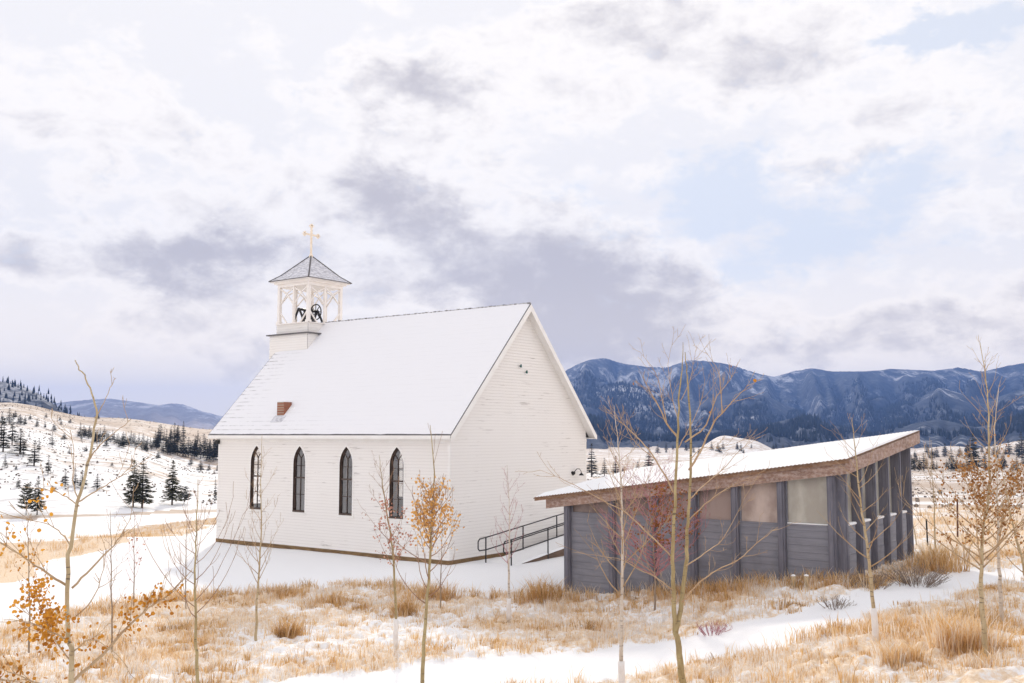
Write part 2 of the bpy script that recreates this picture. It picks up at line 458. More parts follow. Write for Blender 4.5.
# ------------------------------------------------------------------ mesh builder
class MB:
    def __init__(s): s.v = []; s.f = []; s.mi = []; s.tone = []; s.usetone = False

    def quad(s, a, b, c, d, m=0):
        i = len(s.v); s.v += [tuple(a), tuple(b), tuple(c), tuple(d)]; s.f.append((i, i + 1, i + 2, i + 3)); s.mi.append(m)

    def poly(s, pts, m=0):
        i = len(s.v); s.v += [tuple(p) for p in pts]; s.f.append(tuple(range(i, i + len(pts)))); s.mi.append(m)

    def hexa(s, p, m=0):
        """8 points: bottom loop 0-3, top loop 4-7"""
        i = len(s.v); s.v += [tuple(q) for q in p]
        for f in ((3, 2, 1, 0), (4, 5, 6, 7), (0, 1, 5, 4), (1, 2, 6, 5), (2, 3, 7, 6), (3, 0, 4, 7)):
            s.f.append(tuple(i + k for k in f)); s.mi.append(m)

    def box(s, x0, x1, y0, y1, z0, z1, m=0, b=0.0):
        if b <= 0:
            s.hexa([(x0, y0, z0), (x1, y0, z0), (x1, y1, z0), (x0, y1, z0), (x0, y0, z1), (x1, y0, z1), (x1, y1, z1), (x0, y1, z1)], m)
        else:
            bm = bmesh.new(); bmesh.ops.create_cube(bm, size=1)
            for v in bm.verts:
                v.co = ((x0 + x1) / 2 + v.co.x * (x1 - x0), (y0 + y1) / 2 + v.co.y * (y1 - y0), (z0 + z1) / 2 + v.co.z * (z1 - z0))
            bmesh.ops.bevel(bm, geom=bm.edges[:], offset=b, segments=1, affect='EDGES')
            i = len(s.v); bm.verts.index_update()
            s.v += [tuple(v.co) for v in bm.verts]
            for f in bm.faces: s.f.append(tuple(i + v.index for v in f.verts)); s.mi.append(m)
            bm.free()

    def bar(s, a, b, w, h=None, up=(0, 0, 1), m=0):
        h = h or w
        a = Vector(a); b = Vector(b); d = (b - a).normalized(); u = Vector(up)
        if abs(d.dot(u)) > .95: u = Vector((1, 0, 0))
        r = d.cross(u).normalized(); u = r.cross(d).normalized()
        c = []
        for p in (a, b):
            for sx, sy in ((-1, -1), (1, -1), (1, 1), (-1, 1)): c.append(p + r * (sx * w / 2) + u * (sy * h / 2))
        s.hexa(c, m)

    def tube(s, pts, rad, n=6, m=0, cap=True):
        pts = [Vector(p) for p in pts]
        if not isinstance(rad, (list, tuple)): rad = [rad] * len(pts)
        i0 = len(s.v); prev = None
        for k, p in enumerate(pts):
            d = (pts[min(k + 1, len(pts) - 1)] - pts[max(k - 1, 0)])
            if d.length < 1e-9: d = Vector((0, 0, 1))
            d.normalize()
            if prev is None:
                r = d.cross(Vector((0, 0, 1)) if abs(d.z) < .9 else Vector((1, 0, 0))).normalized()
            else:
                r = (prev - d * prev.dot(d)).normalized()
            prev = r; u = d.cross(r)
            for j in range(n):
                a = 2 * PI * j / n
                s.v.append(tuple(p + (r * math.cos(a) + u * math.sin(a)) * rad[k]))
        for k in range(len(pts) - 1):
            for j in range(n):
                a = i0 + k * n + j; b = i0 + k * n + (j + 1) % n
                s.f.append((a, b, b + n, a + n)); s.mi.append(m)
        if cap:
            s.f.append(tuple(i0 + j for j in range(n))[::-1]); s.mi.append(m)
            e = i0 + (len(pts) - 1) * n
            s.f.append(tuple(e + j for j in range(n))); s.mi.append(m)

    def lathe(s, c, prof, n=16, m=0):
        s.tube([(c[0], c[1], c[2] + z) for r, z in prof], [max(r, 1e-4) for r, z in prof], n, m)

    def build(s, name, mats, parent=None, loc=None, smooth=False):
        me = bpy.data.meshes.new(name)
        me.from_pydata(s.v, [], s.f)
        for m in (mats if isinstance(mats, (list, tuple)) else [mats]): me.materials.append(m)
        if any(s.mi): me.polygons.foreach_set('material_index', s.mi)
        if s.usetone:
            a = me.attributes.new('tone', 'FLOAT', 'POINT'); a.data.foreach_set('value', s.tone)
        if smooth: me.polygons.foreach_set('use_smooth', [True] * len(s.f))
        me.update()
        o = bpy.data.objects.new(name, me); COL.objects.link(o)
        if loc is not None: o.location = loc
        if parent is not None: o.parent = parent
        return o


def npmesh(name, verts, faces_flat, loop_tot, mat, attrs=None, smooth=False, parent=None):
    me = bpy.data.meshes.new(name)
    nv = len(verts); me.vertices.add(nv); me.vertices.foreach_set('co', np.asarray(verts, np.float32).ravel())
    me.loops.add(len(faces_flat)); me.loops.foreach_set('vertex_index', np.asarray(faces_flat, np.int32))
    lt = np.asarray(loop_tot, np.int32); me.polygons.add(len(lt))
    ls = np.concatenate([[0], np.cumsum(lt)[:-1]]).astype(np.int32)
    me.polygons.foreach_set('loop_start', ls)
    try: me.polygons.foreach_set('loop_total', lt)
    except Exception: pass
    if smooth: me.polygons.foreach_set('use_smooth', np.ones(len(lt), bool))
    me.materials.append(mat)
    me.update(calc_edges=True); me.validate()
    for k, a in (attrs or {}).items():
        t = me.attributes.new(k, 'FLOAT', 'POINT'); t.data.foreach_set('value', np.asarray(a, np.float32))
    o = bpy.data.objects.new(name, me); COL.objects.link(o)
    if parent is not None: o.parent = parent
    return o


def tag(o, label=None, cat=None, group=None, kind=None):
    if label: o['label'] = label
    if cat: o['category'] = cat
    if group: o['group'] = group
    if kind: o['kind'] = kind
    return o


def empty(name, loc, rz=0):
    o = bpy.data.objects.new(name, None); COL.objects.link(o)
    o.location = loc; o.rotation_euler = (0, 0, rz); o.empty_display_size = .3
    return o


# ================================================================== GROUND
def build_ground():
    az = np.concatenate([np.arange(-180, -40, 4), np.arange(-40, -31, .6), np.arange(-31, 31, .1), np.arange(31, 40, .6), np.arange(40, 180, 4)])
    rr = np.concatenate([[.5, 2, 4, 6, 8, 10], np.arange(11, 14, .3), np.arange(14, 34, .085), np.arange(34, 60, .3), np.geomspace(60, 900, 170), np.geomspace(920, 9000, 70)])
    A, R = np.meshgrid(np.radians(az), rr)
    X = R * np.sin(A); Y = R * np.cos(A)
    Z = height(X, Y)
    gm = grass_mask(X, Y) & (R < 60)
    gmf = gm.astype(float)
    for _ in range(2):
        g2 = gmf.copy(); g2[1:-1] = (gmf[:-2] + gmf[1:-1] * 2 + gmf[2:]) / 4; gmf = g2
        g2[:, 1:-1] = (gmf[:, :-2] + gmf[:, 1:-1] * 2 + gmf[:, 2:]) / 4; gmf = g2
    lump = (fbm(X * 3.6, Y * 3.6, 31, 3) - .42)
    Z = Z + np.where(R < 60, gmf * np.clip(lump, -.1, .5) * .30, 0)
    Z = Z + np.where(R < 60, (1 - gmf) * (fbm(X * .7, Y * .7, 33, 3) - .5) * .07, 0)
    tan = gmf * (.415 + .45 * (fbm(X * .55, Y * .55, 41, 3) - .25))
    az_ = np.degrees(A)
    # dry strips beside the snowed road on the left
    wx = X + (fbm(X * .3, Y * .3, 51, 2) - .5) * 2.5; wy = Y + (fbm(X * .3, Y * .3, 52, 2) - .5) * 2.5
    tan = np.maximum(tan, inpoly(wx, wy, GR_STRIP) * .74)
    tan = np.maximum(tan, inpoly(wx, wy, GR_STRIP2) * .8)
    # valley field on the right: bands of snow and grass
    fld = sstep(2, 6, az_) * sstep(34, 46, R)
    band = fbm(X / 22, Y / 5.0 + X / 40, 61, 4)
    tan = np.maximum(tan, fld * (1 - sstep(260, 900, R)) * (.22 + .75 * band))
    tan = np.maximum(tan, fld * sstep(150, 290, R) * (1 - sstep(300, 420, R)) * .62)
    # crest of the left hill is wind-bared, the lower slope snowy
    hill = (1 - sstep(-9, -4, az_)) * sstep(120, 200, R)
    rel = sstep(330, 520, R)
    tan = np.maximum(tan, hill * (.42 + .24 * rel + .30 * (fbm(X / 40, Y / 40, 71, 3) - .5)))
    tan = np.maximum(tan, hill * .62 * np.exp(-((R - 336) / 14) ** 2))
    tan = np.maximum(tan, sstep(280, 420, R) * sstep(-8, 2, az_) * (.56 + .3 * (fbm(X / 160, Y / 160, 73, 3) - .5)))
    tan = np.where(SHEDIN(X, Y), np.maximum(tan, .55), tan)
    brush = np.clip(hill + sstep(60, 200, R) * sstep(0, 10, az_) * .6, 0, 1)
    far = sstep(38, 70, R)
    V = np.stack([X, Y, Z], -1).reshape(-1, 3)
    nr, na = X.shape
    i = np.arange(nr - 1)[:, None] * na + np.arange(na)[None, :]
    j = np.arange(nr - 1)[:, None] * na + (np.arange(na)[None, :] + 1) % na
    F = np.stack([i, i + na, j + na, j], -1).reshape(-1, 4)
    # snow/grass attributes are what lies on the ground
    o = npmesh('ground', V, F.ravel(), np.full(len(F), 4), M['ground'], {'tan': tan.ravel(), 'far': far.ravel(), 'brush': brush.ravel()}, True)
    tag(o, kind='structure')
    # close the hole at the camera foot is not needed: innermost ring is 0.5 m
    return o


def SHEDIN(x, y): return inpoly(x, y, SHED_PAD)


build_ground()

# ================================================================== MOUNTAINS
CREST = [(380, 420), (470, 400), (530, 384), (560, 374), (578, 364), (590, 360), (605, 358), (625, 364), (645, 367), (668, 368), (690, 361), (708, 362), (735, 367), (758, 375), (775, 379),
         (797, 373), (815, 371), (830, 374), (862, 375), (895, 373), (935, 376), (962, 373), (985, 378), (1003, 374), (1024, 371), (1080, 365), (1200, 372), (1500, 360), (1900, 400)]
CREST2 = [(-900, 415), (-400, 400), (-100, 412), (20, 410), (60, 405.5), (84, 402.5), (108, 401), (130, 403), (146, 405.5), (158, 407), (170, 404.8), (182, 405.5), (200, 412), (222, 417), (260, 420), (330, 418), (400, 424), (520, 430), (640, 436)]


def px_az(px): return math.degrees(math.atan2(px - 512, FPX / cT * 1.0))


MID = [(380, 430), (500, 402), (548, 392), (588, 388), (620, 384), (655, 392), (690, 404), (716, 398), (742, 391), (770, 398), (800, 412), (824, 428), (857, 417), (890, 409), (918, 401), (943, 391), (968, 399), (990, 404), (1024, 394), (1090, 385), (1300, 395)]
LOWC = [(380, 440), (500, 432), (560, 424), (592, 418), (630, 430), (664, 436), (700, 428), (735, 432), (770, 424), (806, 416), (835, 426), (872, 434), (905, 426), (940, 420), (975, 428), (1010, 422), (1060, 414), (1200, 420)]


def build_range(name, layers, r0, r1, seed, az0, az1, na, nr, spur, kind_bare=None):
    """layers: (crest outline, distance of its ridge, depth of its slope)"""
    az = np.linspace(az0, az1, na); rr = np.linspace(r0, r1 * 1.12, nr)
    A, R = np.meshgrid(az, rr)
    X = R * np.sin(np.radians(A)); Y = R * np.cos(np.radians(A))
    Z = np.full_like(A, -26.0); high = np.zeros_like(A)
    for li, (crest, rc, dep) in enumerate(layers):
        cz = np.interp(az, [px_az(p) for p, q in crest], [(434.5 - q) / FPX for p, q in crest])
        kk = np.hanning(9 if na > 500 else 5); kk /= kk.sum(); h = len(kk) // 2
        cz = np.convolve(np.pad(cz, h, mode='edge'), kk, 'valid')
        wob = (fbm(A * .25 + li * 7, A * 0 + seed, seed + li, 2) - .5) * dep * .35
        t = (R - (rc + wob) + dep) / dep            # 0 foot, 1 crest
        top = CAMH + cz[None, :] * (rc + wob)
        tt = np.clip(t, 0, 1)
        # spurs run down from the crest; they wander a little
        w = (fbm(A * .35 + seed, tt * 1.3 + li, seed + 3 + li, 2) - .5) * 2.2
        s1 = np.cos((A * 1.15 + w + li * 1.7) * 2.2); s2 = np.cos((A * 2.9 + w * 2.1 + li) * 2.3)
        n3 = fbm(X / 300, Y / 300, seed + 9 + li, 4) - .5
        mod = spur * np.sin(PI * tt) ** .9 * (.13 * s1 + .06 * s2 + .36 * n3)
        up = (top + 26) * (tt ** 1.25 + mod)
        fall = np.clip((t - 1) * dep / 900, 0, 1)
        zz = np.where(t <= 1, up, (top + 26) * (1 - fall) ** 1.3) - 26
        zz += (fbm(X / 55, Y / 55, seed + 21, 3) - .5) * 15 * tt * (1 - tt ** 8)
        win = zz > Z
        high = np.where(win, np.clip((zz + 26) / (np.max(top) + 26), 0, 1), high)
        Z = np.maximum(Z, zz)
    n3 = fbm(X / 260, Y / 260, seed + 3, 5)
    bare = kind_bare(A, (R - r0) / (r1 - r0), n3) if kind_bare is not None else np.zeros_like(Z)
    n_r, n_a = X.shape
    i = (np.arange(n_r - 1)[:, None] * n_a + np.arange(n_a - 1)[None, :])
    F = np.stack([i, i + n_a, i + n_a + 1, i + 1], -1).reshape(-1, 4)[:, ::-1]
    o = npmesh(name, np.stack([X, Y, Z], -1).reshape(-1, 3), F.ravel(), np.full(len(F), 4), M['mountain'], {'high': high.ravel(), 'bare': bare.ravel()}, True)
    tag(o, kind='structure')
    return o


build_range('mountains', [(CREST, 5400, 2300), (MID, 3900, 1500), (LOWC, 2500, 1000)], 1350, 5900, 5, -12, 60, 800, 230, 1.0)
build_range('far_mountains', [(CREST2, 7200, 2600)], 4300, 7300, 9, -45, 10, 380, 80, .5,
            lambda A, T, n: .34 + .5 * sstep(-20.5, -17.5, A) * (1 - sstep(.55, .8, T)) * sstep(.35, .6, n + .1) * .8)
HILLC = [(-700, 340), (-300, 362), (-100, 377), (0, 387), (18, 390), (30, 394), (42, 400), (55, 408), (66, 416), (90, 428), (140, 440)]


def wooded():
    return build_range('wooded_hill', [(HILLC, 1500, 480)], 1000, 1550, 13, -48, -19, 120, 40, .35)


wooded()

# ================================================================== CHURCH
ROT = math.radians(53.7)
UU = np.array([math.cos(ROT), math.sin(ROT), 0]); WW = np.array([-math.sin(ROT), math.cos(ROT), 0])
CO = np.array([-2.279, 36.607, 0])
W, L = 9.33, 13.32
ME = 1.06            # roof pitch
church = empty('white_chapel', tuple(CO), ROT)
tag(church, 'white clapboard chapel with snowy gable roof, pointed windows and open belfry', 'church')


def zroof(x): return 4.7 + (min(x, W - x) + .35) * ME


# pointed-arch window outline
WB, WSILL, WSPR, WTOP = .36, 1.55, 3.50, 4.22
WIN_Y = [2.60, 5.32, 8.04, 10.75]


def hw(z, b, spr, top):
    R_ = top - spr; k = (R_ * R_ - b * b) / (2 * b); rho = b + k
    if z <= spr: return b
    if z >= top: return 0.0
    return max(0.0, math.sqrt(max(rho * rho - (z - spr) ** 2, 0)) - k)


def clad(mb, P, length, z0, z1, holes, lim=None, course=.118, out=.024, m=0, flat=False):
    """courses of clapboard on a wall; P(s, o, z) maps along/outward/height; holes list of (centre, outline fn, zlo, zhi)"""
    zs = [z0]
    while zs[-1] < z1 - 1e-6: zs.append(min(zs[-1] + course, z1))
    brk = set(zs)
    for c, fn, a, b in holes:
        brk |= {a, b}
    zs_all = sorted(z for z in brk if z0 - 1e-6 <= z <= z1 + 1e-6)

    def off(z):
        if flat: return 0.0
        k = (z - z0) / course; fr = k - math.floor(k + 1e-6)
        return out * (1 - fr) + .003
    for a, b in zip(zs_all[:-1], zs_all[1:]):
        if b - a < 1e-5: continue
        sa, sb = (lim(a) if lim else (0, length)), (lim(b) if lim else (0, length))
        if sa[1] - sa[0] < 1e-4: continue
        segs = [[sa[0], sb[0]]]
        ends = []
        hs = sorted([h for h in holes if h[2] <= a + 1e-6 and h[3] >= b - 1e-6], key=lambda h: h[0])
        cur = (sa[0], sb[0])
        for c, fn, lo, hi in hs:
            ends.append((cur, (c - fn(a), c - fn(b)))); cur = (c + fn(a), c + fn(b))
        ends.append((cur, (sa[1], sb[1])))
        oa = off(a + 1e-5); ob = off(b - 1e-5)
        kb = (b - z0) / course
        for (l0, l1), (r0, r1) in ends:
            mb.quad(P(l0, oa, a), P(r0, oa, a), P(r1, ob, b), P(l1, ob, b), m)
            if not flat: mb.quad(P(l0, .0, a), P(r0, .0, a), P(r0, oa, a), P(l0, oa, a), m)


winfn = lambda z: hw(z, WB, WSPR, WTOP)
HOLES = [(y, winfn, WSILL, WTOP) for y in WIN_Y]
ZB = .15             # top of the foundation beam
arch_breaks = [(y, (lambda z: 0), 0, 0) for y in []]
mb = MB()
ZE = 4.78
# extra courses inside the arch are fine enough with the course height
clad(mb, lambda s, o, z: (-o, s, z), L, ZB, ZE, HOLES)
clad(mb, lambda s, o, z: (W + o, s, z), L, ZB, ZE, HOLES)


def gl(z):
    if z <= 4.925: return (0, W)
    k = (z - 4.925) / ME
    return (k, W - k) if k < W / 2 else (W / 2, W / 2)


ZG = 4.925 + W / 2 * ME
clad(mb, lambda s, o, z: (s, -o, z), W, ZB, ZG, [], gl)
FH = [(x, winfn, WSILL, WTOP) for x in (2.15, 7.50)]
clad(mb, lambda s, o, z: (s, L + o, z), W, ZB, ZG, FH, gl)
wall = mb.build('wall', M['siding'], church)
# inner skin + floor
mb = MB(); T_ = .16
clad(mb, lambda s, o, z: (T_, s, z), L, 0, ZE, HOLES, flat=True, course=.25)
clad(mb, lambda s, o, z: (W - T_, s, z), L, 0, ZE, HOLES, flat=True, course=.25)
clad(mb, lambda s, o, z: (s, T_, z), W, 0, ZG, [], gl, flat=True, course=.4)
clad(mb, lambda s, o, z: (s, L - T_, z), W, 0, ZG, FH, gl, flat=True, course=.4)
mb.quad((0, 0, .3), (W, 0, .3), (W, L, .3), (0, L, .3))
for k in range(9):     # pews seen dimly through the glass
    y = 1.6 + k * 1.1
    for x0, x1 in ((1.0, 4.0), (5.3, 8.3)):
        mb.box(x0, x1, y, y + .05, .3, 1.2); mb.box(x0, x1, y + .05, y + .45, .72, .77)
mb.build('interior', M['interior'], church)
# corner boards
for x, y in ((0, 0), (W, 0), (0, L), (W, L)):
    mb = MB()
    sx = -1 if x == 0 else 1; sy = -1 if y == 0 else 1
    mb.box(min(x + sx * .024, x - sx * .09), max(x + sx * .024, x - sx * .09), min(y + sy * .024, y - sy * .09), max(y + sy * .024, y - sy * .09), ZB + .01, 4.6)
    mb.build('corner_board', M['trim'], church)
# foundation beam, irregular bottom line under drifted snow
mb = MB()
mb.box(-.03, W + .03, -.03, L + .03, -.4, ZB - .002)
mb.build('foundation_beam', M['sill'], church)

# windows


def make_window(xw, sgn, yc):
    """window in wall x=xw, outward sgn"""
    P = lambda s, o, z: (xw + sgn * o, yc + s, z)
    zs = [WSILL] + list(np.linspace(WSPR, WTOP, 12))
    fr = MB()
    b2 = WB - .055; top2 = WTOP - .10
    f2 = lambda z: hw(z, b2, WSPR, top2)
    # reveal
    for a, b in zip(zs[:-1], zs[1:]):
        for q in (-1, 1):
            fr.quad(P(q * winfn(a), .02, a), P(q * winfn(a), -.16, a), P(q * winfn(b), -.16, b), P(q * winfn(b), .02, b))
            # sash ring
            fr.quad(P(q * winfn(a), -.05, a), P(q * f2(a), -.05, a), P(q * f2(b), -.05, b), P(q * winfn(b), -.05, b))
            fr.quad(P(q * f2(a), -.05, a), P(q * f2(a), -.10, a), P(q * f2(b), -.10, b), P(q * f2(b), -.05, b))
    fr.box(*sorted((xw + sgn * .03, xw - sgn * .16)), yc - WB, yc + WB, WSILL - .02, WSILL + .05)
    frame = fr.build('window_frame', M['dark_frame'], None)
    # glass
    g = MB()
    zz = [WSILL + .05] + list(np.linspace(WSPR, top2, 10))
    for a, b in zip(zz[:-1], zz[1:]):
        g.quad(P(-f2(a), -.08, a), P(f2(a), -.08, a), P(f2(b), -.08, b), P(-f2(b), -.08, b))
    glass = g.build('pane', M['glass'], None)
    mu = MB()

    def bx(s0, s1, z0, z1, o0=-.095, o1=-.055):
        mu.box(*sorted((xw + sgn * o0, xw + sgn * o1)), yc + s0, yc + s1, z0, z1)
    bx(-.014, .014, WSILL + .05, WSPR + .25)
    bx(-b2, b2, 2.90, 2.96, -.10, -.03)
    for z in (2.25, 3.42): bx(-b2, b2, z - .012, z + .012)
    for q in (-1, 1):      # the Y tracery in the arch
        pts = []
        for k in range(7):
            t = k / 6; pts.append(P(q * (t * .17), -.075, WSPR + .22 + t * .22))
        for a, b in zip(pts[:-1], pts[1:]): mu.bar(a, b, .025, .03)
    mull = mu.build('mullion', M['dark_frame'], None)
    c = MB()
    bo = WB + .075; to = WTOP + .16
    fo = lambda z: hw(z, bo, WSPR, to)
    zs2 = [WSILL - .05, WSPR] + list(np.linspace(WSPR, WTOP, 12))[1:]
    for a, b in zip(zs2[:-1], zs2[1:]):
        for q in (-1, 1):
            c.quad(P(q * fo(a), .024, a), P(q * winfn(max(a, WSILL)), .024, a), P(q * winfn(b), .024, b), P(q * fo(b), .024, b))
            c.quad(P(q * fo(a), .0, a), P(q * fo(a), .024, a), P(q * fo(b), .024, b), P(q * fo(b), .0, b))
    c.poly([P(-fo(WTOP), .024, WTOP), P(fo(WTOP), .024, WTOP), P(0, .024, to)])
    c.box(*sorted((xw + sgn * .05, xw + sgn * .002)), yc - bo - .03, yc + bo + .03, WSILL - .11, WSILL - .05)
    cas = c.build('casing', M['trim'], None)
    return frame, glass, mull, cas


for xw, sg in ((0, -1), (W, 1)):
    for yc in WIN_Y:
        w_ = empty('window', (0, 0, 0)); w_.parent = church
        for o in make_window(xw, sg, yc): o.parent = w_

# roof
OH = .35; RT = .13
roof = MB()
x0, x1, xm = -OH, W + OH, W / 2
zt0, ztm = 4.7, 4.7 + (xm + OH) * ME
y0, y1 = -OH, L + OH
for q in (0, 1):
    xe = x0 if q == 0 else x1
    roof.hexa([(xe, y0, zt0 - RT), (xm, y0, ztm - RT), (xm, y1, ztm - RT), (xe, y1, zt0 - RT), (xe, y0, zt0 - .02), (xm, y0, ztm - .02), (xm, y1, ztm - .02), (xe, y1, zt0 - .02)])
roof_o = roof.build('roof', M['shingle'], church)
sn = MB()      # snow blanket with slightly uneven edges
NS, NR = 40, 14
for q in (0, 1):
    grid = []
    for i in range(NS + 1):
        row = []
        for j in range(NR + 1):
            t = j / NR; y = y0 + .03 + (y1 - y0 - .06) * i / NS
            x = (x0 + .03) + (xm - x0 - .03) * t
            if j == 0: x += .03 * mnoise.noise((y * 1.7, 3, q))
            hgt = .05 + .018 * mnoise.noise((x * .8, y * .8, q * 9)) if 0 < j else .006
            if i in (0, NS): hgt = .006
            z = 4.7 + (x + OH) * ME + hgt - .018
            row.append((x if q == 0 else W - x, y, z))
        grid.append(row)
    for i in range(NS):
        for j in range(NR):
            f = [grid[i][j], grid[i][j + 1], grid[i + 1][j + 1], grid[i + 1][j]]
            sn.quad(*(f if q else f[::-1]))
sn.build('snow', M['roofsnow'], roof_o, smooth=True)
# ridge cap, bumpy
rc = MB()
for k in range(64):
    y = y0 + (y1 - y0) * k / 64
    rc.box(xm - .04, xm + .04, y, y + .17, ztm - .02, ztm + .035 + .012 * math.sin(k * 2.3))
rc.build('ridge_cap', M['ridge'], roof_o)
# trim: eave fascia+soffit, rake boards
tr = MB()
for q in (0, 1):
    s = (lambda x: x) if q == 0 else (lambda x: W - x)
    a, b = sorted((s(-OH + .012), s(-OH - .012))); tr.box(a, b, y0 + .02, y1 - .02, zt0 - RT - .03, zt0 - .035)
    a, b = sorted((s(-OH + .012), s(.03))); tr.box(a, b, y0 + .02, y1 - .02, zt0 - RT - .06, zt0 - RT - .032)
    a, b = sorted((s(-.035), s(-.0))); tr.box(a, b, -.03, L + .03, 4.38, 4.505)
tr.build('eave_trim', M['trim'], church)
for yy, d in ((y0, -1), (y1, 1)):
    rk = MB()
    for q in (0, 1):
        s = (lambda x: x) if q == 0 else (lambda x: W - x)
        ya, yb = sorted((yy + d * .03, yy - d * .005))
        D_ = .22
        pts = [(s(x0), zt0 - .045), (s(xm), ztm - .045), (s(xm), ztm - .045 - D_ - .06), (s(x0 + .13), zt0 - .045 - D_ + .1), (s(x0), zt0 - .045 - .16)]
        A_ = [(x, ya, z) for x, z in pts]; B_ = [(x, yb, z) for x, z in pts]
        rk.poly(A_ if q else A_[::-1]); rk.poly(B_[::-1] if q else B_)
        for i in range(5): rk.quad(A_[i], A_[(i + 1) % 5], B_[(i + 1) % 5], B_[i])
        # soffit under the rake overhang and frieze board on the gable
        ys = sorted((yy - d * .005, yy - d * OH + 0))
        rk.hexa([(s(x0 + .02), ys[0], zt0 - RT - .055), (s(xm), ys[0], ztm - RT - .055), (s(xm), ys[1], ztm - RT - .055), (s(x0 + .02), ys[1], zt0 - RT - .055),
                 (s(x0 + .02), ys[0], zt0 - RT - .03), (s(xm), ys[0], ztm - RT - .03), (s(xm), ys[1], ztm - RT - .03), (s(x0 + .02), ys[1], zt0 - RT - .03)])
    rk.build('rake_board', M['trim'], church)
# chimney
ch = MB()
cx, cy = .60, 9.75
ch.box(cx - .22, cx + .22, cy - .22, cy + .22, 5.0, 6.08, b=.008)
cho = ch.build('chimney', M['brick'], roof_o)
cs = MB(); cs.box(cx - .24, cx + .24, cy - .24, cy + .24, 6.083, 6.13, b=.02)
cs.box(cx + .0, cx + .30, cy - .62, cy - .24, 5.6, 5.86, b=.06)
cs.build('chimney_snow', M['snow'], cho)
fl = MB()
fl.hexa([(.1, cy - .4, 4.7 + (.1 + OH) * ME + .04), (.36, cy - .4, 4.7 + (.36 + OH) * ME + .04), (.36, cy + .3, 4.7 + (.36 + OH) * ME + .04), (.1, cy + .3, 4.7 + (.1 + OH) * ME + .04),
         (.1, cy - .4, 4.7 + (.1 + OH) * ME + .06), (.36, cy - .4, 4.7 + (.36 + OH) * ME + .06), (.36, cy + .3, 4.7 + (.36 + OH) * ME + .06), (.1, cy + .3, 4.7 + (.1 + OH) * ME + .06)])
fl.build('flashing', M['belfry_roof'], cho)

# belfry
BX, BY, BS = W / 2, 12.75, 1.1
bel = empty('belfry', (0, 0, 0)); bel.parent = church
b = MB()
h1 = BS + .3


def boxclad(mb, cx, cy, h, z0, z1):
    for P in (lambda s, o, z: (cx - h - o, cy - h + s, z), lambda s, o, z: (cx + h + o, cy - h + s, z), lambda s, o, z: (cx - h + s, cy - h - o, z), lambda s, o, z: (cx - h + s, cy + h + o, z)):
        clad(mb, P, 2 * h, z0, z1, [], course=.12, out=.012)
    mb.quad((cx - h, cy - h, z1), (cx + h, cy - h, z1), (cx + h, cy + h, z1), (cx - h, cy + h, z1))


boxclad(b, BX, BY, h1 - .08, .05, 9.42)
boxclad(b, BX, BY, BS, 9.45, 9.93)
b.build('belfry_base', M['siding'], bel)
b = MB(); b.box(BX - h1 - .05, BX + h1 + .05, BY - h1 - .05, BY + h1 + .05, 9.40, 9.455)
b.build('belfry_deck', M['shingle'], bel)
b = MB(); h2 = BS
for x in (-1, 1):
    b.bar((BX + x * h2, BY - h2, 9.955), (BX + x * h2, BY + h2, 9.955), .15, .05)
    b.bar((BX - h2 + .08, BY + x * h2, 9.955), (BX + h2 - .08, BY + x * h2, 9.955), .15, .046)
b.build('belfry_rail', M['belfry'], bel)
hp = h2 - .08
for x in (-1, 1):
    for y in (-1, 1):
        p = MB(); px_, py_ = BX + x * hp, BY + y * hp
        p.box(px_ - .08, px_ + .08, py_ - .08, py_ + .08, 9.93, 11.75, b=.01); p.box(px_ - .11, px_ + .11, py_ - .11, py_ + .11, 9.98, 10.08, b=.008)
        p.build('belfry_post', M['belfry'], bel)
for (x, y) in ((-1, 0), (1, 0), (0, -1), (0, 1)):
    p = MB(); px_, py_ = BX + x * hp, BY + y * hp
    p.box(px_ - .055, px_ + .055, py_ - .055, py_ + .055, 9.93, 11.75, b=.008)
    p.build('belfry_post', M['belfry'], bel)
# arches and lattice under the eave, diagonal braces at the foot
for side in range(4):
    ar = MB()
    for half in (-1, 1):
        def Q(s, z):
            s = s * hp
            return {0: (BX - hp, BY + s, z), 1: (BX + hp, BY + s, z), 2: (BX + s, BY - hp, z), 3: (BX + s, BY + hp, z)}[side]
        c0, c1 = (.0, 1.0) if half > 0 else (-1.0, .0)
        for (sa, za, sb, zb) in ((c0 + .07, 10.95, c0 + .5, 11.42), (c1 - .07, 10.95, c0 + .5, 11.42), (c0 + .06, 11.68, c0 + .5, 11.44), (c1 - .06, 11.68, c0 + .5, 11.44)):
            ar.bar(Q(sa, za), Q(sb, zb), .05, .05)
    ar.bar(Q(.95, 10.55), Q(.45, 9.98), .055, .055); ar.bar(Q(-.95, 10.55), Q(-.45, 9.98), .055, .055)
    ar.build('arch_bracket', M['belfry'], bel)
b = MB()
b.box(BX - h2, BX + h2, BY - h2, BY + h2, 11.75, 11.90)
b.box(BX - h2 - .12, BX + h2 + .12, BY - h2 - .12, BY + h2 + .12, 11.90, 11.98)
b.box(BX - h2 - .24, BX + h2 + .24, BY - h2 - .24, BY + h2 + .24, 11.98, 12.04)
b.build('belfry_cornice', M['belfry'], bel)
b = MB(); hr = h2 + .30
cs4 = [(BX - hr, BY - hr, 12.045), (BX + hr, BY - hr, 12.045), (BX + hr, BY + hr, 12.045), (BX - hr, BY + hr, 12.045)]
